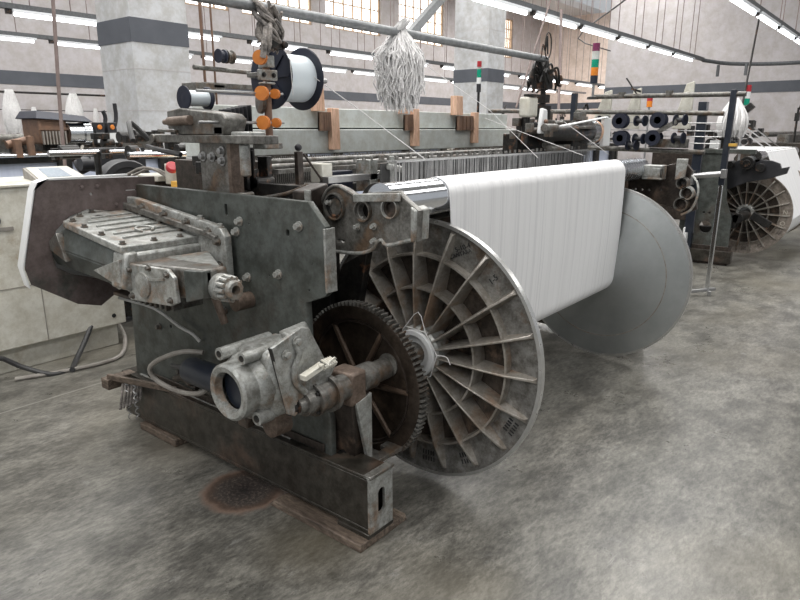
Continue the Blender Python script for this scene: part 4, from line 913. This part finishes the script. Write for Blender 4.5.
b = MB(); b.tube([(2.62, 4.3, 1.19), (2.72, 4.2, 1.25), (2.80, 4.1, 1.2), (2.85, 4.0, 1.08)], .009); b.tube([(2.68, 4.3, 1.19), (2.78, 4.2, 1.24), (2.86, 4.1, 1.18), (2.90, 4.0, 1.06)], .009); b.build('cables', 'hose', t)
es = MB().loft([(2.78, 3.85, 1.14), (3.1, 3.85, 1.14), (3.1, 4.05, 1.14), (2.78, 4.05, 1.14)], [(2.78, 3.85, 1.20), (3.1, 3.85, 1.20), (3.1, 4.05, 1.28), (2.78, 4.05, 1.28)]).build('stop_box', 'cream', t, bevel=.006)
MB().box(2.70, 3.1, 3.78, 3.86, 1.13, 1.175).build('yellow_plate', 'yellow', es, bevel=.004)
MB().lathe((2.70, 3.84, 1.245), (-.2, -.6, .5), [(0, .02), (.02, .02), (.02, .038), (.045, .038), (.052, .03)], 24).build('emergency_stop_button', 'red', es, label='red mushroom stop button')
MB().box(2.95, 3.5, 3.5, 4.1, 0, .95).build('pedestal', 'darkgreen', t, bevel=.01)
MB().box(2.5, 3.3, 3.5, 3.9, 1.06, 1.09).build('table_edge', 'wood', t)
MB().cyl((2.5, 3.75, 1.12), (3.2, 3.75, 1.12), .025).build('table_bar', 'chrome', t)
b = MB(); b.cyl((2.45, 3.9, 1.35), (3.4, 3.9, 1.33), .018); b.cyl((2.1, 4.2, 1.36), (2.7, 4.2, 1.36), .018); b.build('chrome_rail', 'chrome', t)
b = MB(); b.cyl((2.9, 4.0, .9), (2.9, 4.0, 1.35), .02); b.cyl((2.4, 4.2, 1.0), (2.4, 4.2, 1.36), .02); b.build('rail_post', 'dark', t)
rnd = random.Random(17); b = MB()
for k in range(26):
    x_, y_, z_ = 2.15+rnd.random()*1.1, 3.9+rnd.random()*.5, 1.30+rnd.random()*.16
    if k % 2: b.box(x_, x_+.04+.10*rnd.random(), y_, y_+.05, z_, z_+.02+.06*rnd.random())
    else: b.cyl((x_, y_, z_), (x_+.06+.06*rnd.random(), y_, z_), .025+.03*rnd.random(), n=14)
b.build('linkage', 'dark', t, bevel=.003)

for o_ in bpy.data.objects:
    if o_.get('label', '').startswith('black and cream drive unit'): o_.location.x -= .30; o_.location.z += .045

# ------------------------------------------------------------------ background looms
def bg_loom(label, x, y, L_=4.2, motor=True, cloth='bluecloth', lamp=None, seed=0, heads=2, beamcol='dark', dy=0):
    rnd = random.Random(seed)
    t = thing('weaving_loom', label, 'loom', (x+L_/2, y+.6, 0))
    for xx in (x, x+L_-.1):
        b = MB(); b.prism('x', [(y, 0), (y, 1.1), (y+.15, 1.3), (y+1.2, 1.3), (y+1.4, 1.0), (y+1.4, 0)], xx, xx+.1); b.build('side_frame', 'darkgreen', t, bevel=.01)
    MB().box(x, x+L_, y-.05, y+.12, 1.22, 1.33).build('breast_beam', beamcol, t, bevel=.01)
    MB().box(x+.1, x+L_-.1, y, y+.05, .25, 1.22).build('cloth_panel', cloth, t)
    b = MB()
    for xx in (x+.5, x+L_*.6, x+L_-.3): b.box(xx, xx+.13, y-.08, y-.02, 0, 1.25)
    b.build('front_post', 'dark', t)
    b = MB(); b.box(x, x+L_, y+.5, y+.7, 1.3, 1.45); b.cyl((x, y+.9, 1.45), (x+L_, y+.9, 1.45), .05); b.build('rear_beam', 'castdark', t)
    MB().cyl((x+.1, y-.08, 1.30), (x+L_-.1, y-.08, 1.30), .02).build('chrome_bar', 'chrome', t)
    b = MB()
    for k in range(int(24*L_/4)):
        x_, z_ = x+rnd.random()*L_, 1.33+rnd.random()*.12; y_ = y+rnd.random()*.4
        if k % 2: b.box(x_, x_+.05+.12*rnd.random(), y_, y_+.06, z_, z_+.04+.10*rnd.random())
        else: b.cyl((x_, y_, z_), (x_+.10*rnd.random()+.04, y_, z_), .03+.03*rnd.random(), n=14)
    b.build('linkage', 'dark', t, bevel=.004)
    for h in range(heads):
        hx = x+L_*(.15+.7*h/max(1, heads-1)) if heads > 1 else x+L_*.5
        b = MB(); b.cyl((hx, y+.5, 1.3), (hx, y+.5, 1.95), .02); b.box(hx-.05, hx+.05, y+.46, y+.54, 1.7, 1.85)
        for k in range(5): b.tube([(hx, y+.5, 1.9), (hx+rnd.uniform(-.12, .12), y+.45, 1.95+.1*rnd.random()), (hx+rnd.uniform(-.15, .15), y+.45, 1.85)], .01, 6)
        b.build('yarn_stand', 'dark', t)
    return t
# behind the cabinet, with the brown finned motor and chrome drum
t = bg_loom('dark loom with brown finned motor, chrome drum and pale blue cloth beyond the cream cabinet', .9, 7.0, 3.6, seed=1, heads=0)
mo = MB().box(2.92, 3.20, 6.95, 7.35, 1.40, 1.66).build('motor', 'copper', t, bevel=.02)
b = MB()
for k in range(8): b.box(2.94+k*.031, 2.952+k*.031, 6.92, 6.955, 1.40, 1.53)
b.build('motor_fin', 'hose', mo)
MB().box(2.91, 3.21, 6.93, 6.95, 1.54, 1.565).build('fin_rail', 'copper', mo)
MB().loft([(2.88, 6.9, 1.65), (3.46, 6.9, 1.62), (3.46, 7.4, 1.62), (2.88, 7.4, 1.65)], [(2.94, 7.0, 1.73), (3.42, 7.0, 1.68), (3.42, 7.4, 1.68), (2.94, 7.4, 1.73)]).build('motor_hood', 'navy', mo, bevel=.01)
MB().lathe((3.20, 6.98, 1.51), (1, 0, 0), [(0, .10), (.15, .10), (.15, .12), (.22, .12), (.22, .08)], 32).build('chrome_drum', 'chrome', t)
for k in range(2):
    q = MB().box(3.48+k*.14, 3.58+k*.14, 6.93, 7.0, 1.40, 1.62).build('control_box', 'black', t, bevel=.006)
    MB().lathe((3.53+k*.14, 6.929, 1.57), (0, -1, 0), [(0, .026), (.01, .022)], 20).build('orange_knob', 'orange', q)
    MB().box(3.49+k*.14, 3.57+k*.14, 6.92, 6.93, 1.41, 1.51).build('white_label', 'white', q)
    MB().tube([(3.60+k*.10, 7.0, 1.5), (3.64+k*.12, 7.0, 1.66), (3.62+k*.14, 7.0, 1.74+.08*k)], .022, 8).build('black_arm', 'black', q)
MB().tube([(3.30, 6.88, 1.38), (3.27, 6.85, 1.34), (3.29, 6.85, 1.29), (3.33, 6.85, 1.30), (3.36, 6.85, 1.35), (3.42, 6.85, 1.32)], .016).build('brass_valve', 'hose', t)
b = MB(); b.cyl((2.62, 7, 1.40), (2.85, 7, 1.45), .04); b.cyl((2.80, 6.9, 1.3), (2.80, 6.9, 1.48), .035); b.box(2.66, 2.72, 6.9, 7.0, 1.28, 1.45); b.build('spindle_group', 'copper', t)
# yarn hanks on the line behind that loom
ln = MB(); ln.cyl((1.5, 9.5, 2.02), (6.2, 9.5, 2.02), .015, n=8); ln.cyl((1.5, 9.6, 1.8), (6.2, 9.6, 1.8), .006, n=6)
tag(ln.build('hanging_line', 'dark'), 'thin dark rail carrying white yarn hanks, left of the wide column', 'rail')
def hank(x, y, z, w_, h_, label, n=40, seed=0):
    rnd = random.Random(seed); b = MB()
    b.lathe((x, y, z-h_), (0, 0, 1), [(0, w_*.3), (h_*.2, w_*.45), (h_*.6, w_*.42), (h_*.85, w_*.25), (h_, w_*.18)], 14)
    for k in range(n):
        a = rnd.random()*6.28; r_ = w_*.45
        b.tube([(x+r_*.4*math.cos(a), y+r_*.4*math.sin(a), z), (x+r_*.8*math.cos(a), y+r_*.8*math.sin(a), z-h_*.3), (x+r_*math.cos(a), y+r_*math.sin(a), z-h_*.65), (x+r_*.7*math.cos(a)+rnd.uniform(-.02, .02), y+r_*.8*math.sin(a), z-h_*(.95+.1*rnd.random()))], .006, 4, 2)
    return tag(b.build('yarn_hank', 'yarn'), label, 'yarn hank', 'white yarn hanks')
hank(3.68, 9.5, 2.05, .24, .55, 'wide white yarn hank hanging at the far left edge', seed=1)
hank(3.98, 9.55, 1.84, .10, .30, 'small white yarn hank between the two wide hanks', seed=2)
hank(4.50, 9.5, 2.03, .26, .50, 'wide white yarn hank nearest right of the brown conduit', seed=3)
hank(4.83, 9.55, 1.84, .08, .25, 'small white yarn hank beside the wide left column', seed=4)
for i, (x, y, L_, lab, sd) in enumerate([
    (6.2, 6.6, 3.4, 'dark loom partly hidden behind the pale box beam', 2), (12.0, 6.8, 4.2, 'loom far behind the far head of the main loom', 3),
    (8.0, 12.2, 4.2, 'distant loom between the two concrete columns', 4), (17.2, 8.0, 4.2, 'distant loom right of the second column', 5),
    (14.3, 1.6, 4.0, 'distant loom at the right edge behind the white cloth roll', 6), (13.5, 11.8, 4.2, 'most distant loom beyond the second column', 7),
    (9.8, 4.7, 2.6, 'loom behind the tall creel of navy bobbins', 8)]):
    bg_loom(lab, x, y, L_, seed=sd, cloth='cream' if i % 2 else 'bluecloth')

# ------------------------------------------------------------------ stack lights
def stack_light(label, x, y, z0, z1, s, cols):
    t = thing('stack_light', label, 'signal light', (x, y, z0))
    MB().cyl((x, y, z0), (x, y, z1), s*.35, n=12).build('stem', 'steel', t)
    z = z1
    for c in cols:
        MB().cyl((x, y, z), (x, y, z+s*2.1), s, n=20).build('lens', c, t); z += s*2.1
    MB().lathe((x, y, z0-.02), (0, 0, 1), [(0, s*1.6), (s*.6, s*1.5), (s*.8, s*.5)], 20).build('base', 'dark', t)
stack_light('stack light with purple, green and amber lenses above the far head', 6.5, 2.73, 1.86, 1.99, .036, ('navy', 'amber', 'greenlens', 'beam', 'purple'))
stack_light('small red and green stack light above the white bag at right', 12.2, 2.48, .02, 1.93, .05, ('greenlens', 'white', 'red'))
stack_light('small red stack light behind the creel of navy bobbins', 11.2, 3.72, .02, 1.90, .045, ('amber', 'red'))

# ------------------------------------------------------------------ the creel between the looms
t = thing('bobbin_creel', 'tall steel creel rack with dark post and chrome leg carrying navy bobbins', 'creel', (6.55, 1.46, 0))
b = MB(); b.bar((6.55, 1.45, 1.05), (6.55, 1.44, 1.89), .05, .05); b.build('dark_post', 'motorblue', t, bevel=.004)
b = MB(); b.bar((6.55, 1.46, .05), (6.55, 1.45, 1.05), .035, .035); b.build('chrome_leg', 'chrome', t, bevel=.003)
b = MB(); b.bar((6.40, 1.60, .04), (6.60, 1.40, .06), .03, .03); b.bar((6.52, 1.43, .0), (6.52, 1.43, .05), .03, .03); b.build('foot', 'steel', t, bevel=.003)
for a, c, r_ in (((6.55, 2.75, 1.865), (6.55, 1.34, 1.85), .022), ((6.45, 3.9, 1.745), (6.45, 1.48, 1.685), .022), ((6.45, 2.9, 1.37), (6.45, 1.60, 1.345), .022)):
    MB().cyl(a, c, r_).build('rail', 'castdark', t)
b = MB(); b.bar((6.45, 2.9, 0), (6.45, 2.9, 1.9), .05, .05); b.build('rear_post', 'motorblue', t)
b = MB(); b.bar((6.47, 1.66, 0.6), (6.47, 1.66, 1.72), .07, .03); b.build('inner_post', 'motorblue', t)
b = MB()
for z_ in (1.62, 1.55, 1.50, 1.44): b.cyl((6.45, 2.85, z_+.0), (6.45, 1.48, z_-.02), .005, n=6)
b.build('guide_wire', 'steel', t)
b = MB(); b.cyl((6.4, 1.68, 1.13), (6.45, 1.42, 1.16), .025); b.box(6.38, 6.46, 1.66, 1.74, 1.05, 1.18); b.box(6.42, 6.50, 1.40, 1.44, 1.12, 1.2); b.build('clamp_arm', 'steel', t, bevel=.004)
b = MB(); b.box(6.50, 6.56, 1.50, 1.58, 1.38, 1.45); b.build('junction_box', 'white', t); 
b = MB(); b.box(6.50, 6.56, 1.36, 1.42, 1.40, 1.425); b.build('yellow_tag', 'yellow', t)
for y_ in (2.0, 2.45): MB().cyl((6.55, y_, 1.84), (6.55, y_, 1.90), .035, n=16).build('rail_collar', 'castdark', t)
b = MB(); b.bar((6.55, 2.30, 1.87), (6.55, 2.42, 2.03), .012, .012); b.bar((6.55, 2.36, 1.93), (6.55, 2.27, 1.90), .03, .02); b.build('hooked_rod', 'dark', t)
cs = [(2.38, 1.625, 1), (2.18, 1.625, 0), (2.02, 1.63, 1), (1.82, 1.63, 0), (2.36, 1.465, 1), (2.18, 1.46, 0), (2.05, 1.47, 1), (1.82, 1.47, 0), (2.55, 1.63, 0), (2.56, 1.46, 0), (2.24, 1.40, 0)]
names = ['upper row, second from left', 'upper row, small one between two round ones', 'upper row, large round one in the middle', 'upper row, nearest the dark post', 'lower row, large round one on the left', 'lower row, small one left of middle', 'lower row, round one in the middle', 'lower row, nearest the dark post', 'upper row, partly behind white bracket', 'lower row, partly behind white bracket', 'lowest small one under the lower row']
for (y_, z_, big), nm in zip(cs, names):
    r_ = .072 if big else .05
    t2 = thing('creel_bobbin', 'navy plastic bobbin on the creel: '+nm, 'bobbin', (6.36, y_, z_-r_), 'navy bobbins on the creel')
    ax = (1, 0, 0) if big else (.25, 1, 0)
    o0 = Vector((6.34, y_, z_)) if big else Vector((6.36, y_-.045, z_))
    for tt in (0, .09): MB().lathe(o0+Vector(ax).normalized()*tt, ax, [(0, .01), (0, r_), (.008, r_), (.012, r_*.4)], 28).build('flange', 'navy', t2)
    MB().lathe(o0, ax, [(0, r_*.45), (.09, r_*.45)], 20).build('core', 'black', t2)
b = MB(); b.box(6.40, 6.46, 1.75, 2.1, 1.38, 1.46); b.bar((6.36, 2.05, 1.50), (6.36, 1.85, 1.62), .02, .04)
b.build('bobbin_tray', 'castdark', t)
# pale slanting plates and hanging cloths behind the creel
for i, (y_, z0, z1, lab) in enumerate([(2.72, 1.66, 1.92, 'pale folded cloth hanging behind the creel, leftmost'), (2.42, 1.55, 1.93, 'pale folded cloth hanging behind the creel, in the middle'), (1.92, 1.55, 1.97, 'pale folded cloth hanging behind the creel, nearest the dark post')]):
    b = MB(); b.loft([(6.78, y_+.10, z0), (6.84, y_+.10, z0), (6.84, y_-.07, z0), (6.78, y_-.07, z0)], [(6.78, y_-.0, z1), (6.82, y_-.0, z1), (6.82, y_-.07, z1+.02), (6.78, y_-.07, z1+.02)])
    b.bar((6.60, y_-.03, 1.868), (6.80, y_-.03, 1.9), .012)
    tag(b.build('hanging_cloth', 'cream', bevel=.02), lab, 'cloth', 'pale cloths behind the creel')
b = MB(); rnd = random.Random(31)
b.lathe((8.6, 1.87, 1.40), (0, 0, 1), [(.08, .10), (.14, .15), (.25, .15), (.42, .09), (.5, .04)], 18)
for k in range(50):
    a = rnd.random()*6.28; b.tube([(8.6+.03*math.cos(a), 1.87+.03*math.sin(a), 1.90), (8.6+.14*math.cos(a), 1.87+.14*math.sin(a), 1.72), (8.6+.20*math.cos(a), 1.87+.16*math.sin(a), 1.6), (8.6+.13*math.cos(a), 1.87+.13*math.sin(a), 1.46)], .010, 4)
tag(b.build('yarn_bundle', 'yarn'), 'white yarn bundle hanging behind the dark creel post at right', 'yarn bundle')
b = MB(); b.cyl((12.95, 2.6, 3.45), (11.7, 2.45, 1.6), .016, n=8)
tag(b.build('light_pull', 'dark'), 'thin dark cord slanting down from right light row to the second loom', 'cord')
tag(MB().tube([(8.05, 4.0, 3.2), (7.237, 4.0, 1.8)], .012, 8, 0).build('slanting_rod_hanger', 'rod'), 'thin slanting rod left of the far head post', 'rod')
tag(MB().tube([(10.6, 5.1, 3.45), (9.7, 4.6, 1.55)], .022, 8, 0).build('slanting_rod_hanger', 'rod'), 'thin slanting rod right of the far head post, up to the light row', 'rod')

# ------------------------------------------------------------------ second loom to the right
T2 = thing('weaving_loom', 'second green loom standing right of the creel, with its own ribbed warp beam', 'loom', (8.2, 1.6, 0))
def P2(b, n, m, bv=.004, par=None): return b.build(n, m, par or T2, bevel=bv)
plate('side_frame', 'green', 8.2, .05, [(2.22, 0.06), (1.66, .06), (1.66, .55), (1.74, .75), (1.78, 1.1), (1.80, 1.28), (2.22, 1.28)], [(1.93, .43, .075), (1.96, .60, .015), (1.90, .60, .015)], T2)
P2(MB().box(8.15, 8.30, 1.64, 3.2, 0, .22), 'base_rail', 'brown')
P2(MB().box(8.12, 8.2, 1.60, 2.1, .03, .17), 'rail_block', 'darkgreen')
P2(MB().box(8.10, 8.2, 2.05, 2.14, .0, 1.85), 'dark_edge', 'motorblue')
P2(MB().box(8.02, 8.10, 2.09, 2.13, .12, .42), 'white_strip', 'white')
P2(MB().box(8.10, 8.14, 2.14, 2.6, .5, 1.3), 'rear_plate', 'brown')
P2(MB().prism('x', [(2.1, 1.10), (1.95, 1.16), (1.8, 1.16), (1.72, 1.2), (1.6, 1.22), (1.38, 1.20), (1.30, 1.17), (1.28, 1.12), (1.20, 1.14), (1.22, 1.06), (1.38, 1.0), (1.6, .95), (1.8, .86), (2.1, .8)], 8.5, 8.56), 'roller_bearer', 'black')
b = MB(); b.cyl((8.40, 1.62, 1.17), (8.62, 1.62, 1.17), .075); b.cyl((8.38, 1.62, 1.17), (8.41, 1.62, 1.17), .04); b.cyl((8.42, 1.48, 1.12), (8.6, 1.48, 1.12), .05); b.cyl((8.4, 1.8, 1.15), (8.6, 1.8, 1.15), .04); P2(b, 'bearing_group', 'dark')
P2(MB().cyl((8.5, 1.55, 1.24), (11.2, 1.55, 1.24), .06), 'back_roller', 'chrome', 0)
P2(MB().box(8.3, 11.2, 1.9, 2.1, .9, 1.1), 'cross_beam', 'darkgreen')
b = MB(); b.bar((8.35, 1.62, .50), (8.35, 2.1, .60), .10, .16); b.cyl((8.3, 1.62, .545), (8.76, 1.62, .545), .06); b.bar((8.45, 1.50, .58), (8.45, 1.30, .47), .05, .09); b.box(8.3, 8.4, 1.7, 2.1, .3, .42); P2(b, 'beam_lock', 'dark')
P2(MB().box(8.15, 8.25, 1.5, 2.1, 1.28, 1.33), 'top_rail', 'green')
b = MB(); rnd = random.Random(41)
for k in range(34):
    x_, y_, z_ = 8.2+rnd.random()*3, 1.9+rnd.random()*.5, 1.3+rnd.random()*.25
    if k % 2: b.box(x_, x_+.05+.1*rnd.random(), y_, y_+.06, z_, z_+.05+.1*rnd.random())
    else: b.cyl((x_, y_, z_), (x_+.1, y_, z_), .03+.04*rnd.random(), n=14)
b.cyl((9.5, 2.0, 1.45), (9.5, 2.0, 1.75), .05); b.bar((9.5, 2.0, 1.7), (9.5, 1.85, 1.85), .08)
P2(b, 'linkage', 'dark')
b = MB()
for k in range(3): b.cyl((9.2+.5*k, 2.0, 1.62), (10.4+.5*k, 1.75, 1.26), .008, n=6)
P2(b, 'slanting_rod', 'steel', 0)
S2 = .86
beam2 = dup(beam, (8.76, 1.63, .045), 'smaller brownish ribbed warp beam of the second loom at the right edge', S2)
for o in list(beam2.children):
    for g_ in list(o.children):
        if 'writing' in g_.name: bpy.data.objects.remove(g_)
# chalked letters on the second beam
fl2 = [c for c in beam2.children if c.name.startswith('flange')][0]
# (second beam carries its own rusty tone)
M['rustalu'] = mat('rust_tinted_aluminium', (.36, .32, .285), (.26, .225, .195), .5, .3, 8, .2, rust=.2, rustc=(.15, .11, .085), grime=.35)
def recolour(o):
    if o.type == 'MESH' and o.data.materials and o.data.materials[0] and o.data.materials[0].name in ('dull_aluminium', 'spun_aluminium', 'bright_aluminium_rim'):
        o.data = o.data.copy(); o.data.materials[0] = M['rustalu']
    for c in o.children: recolour(c)
recolour(beam2)
rx = Matrix.Rotation(R(90), 3, 'X'); rz = Matrix.Rotation(R(-90), 3, 'Z')
for ch, ang in (('N', 4), ('O', -14)):
    a = R(ang); cu = text('painted_letter', ch, .08, (0, 0, 0), 'paintmark', None, Matrix.Rotation(R(ang), 3, 'X')@rz@rx)
    cu.parent = fl2; fc = Vector((2.156+.0, 1.607, .606))
    cu.location = Vector((-.032, -math.cos(a)*.49, math.sin(a)*.49))
b = MB(); n = 60
pr = [(2.2, 1.302), (1.56, 1.303), (1.51, 1.29), (1.487, 1.25), (1.20, .60), (1.15, .50), (1.17, .38), (1.27, .25)]
rows = [[b.b.verts.new((8.86+2.1*i/n, y, z)) for y, z in pr] for i in range(n+1)]
for a, c in zip(rows, rows[1:]):
    for k in range(len(pr)-1): b.face([a[k], a[k+1], c[k+1], c[k]])
o = b.build('warp_sheet', 'warp'); o.modifiers.new('s', 'SOLIDIFY').thickness = .004
tag(o, 'white warp threads running down to the second loom warp beam at right edge', 'warp threads')
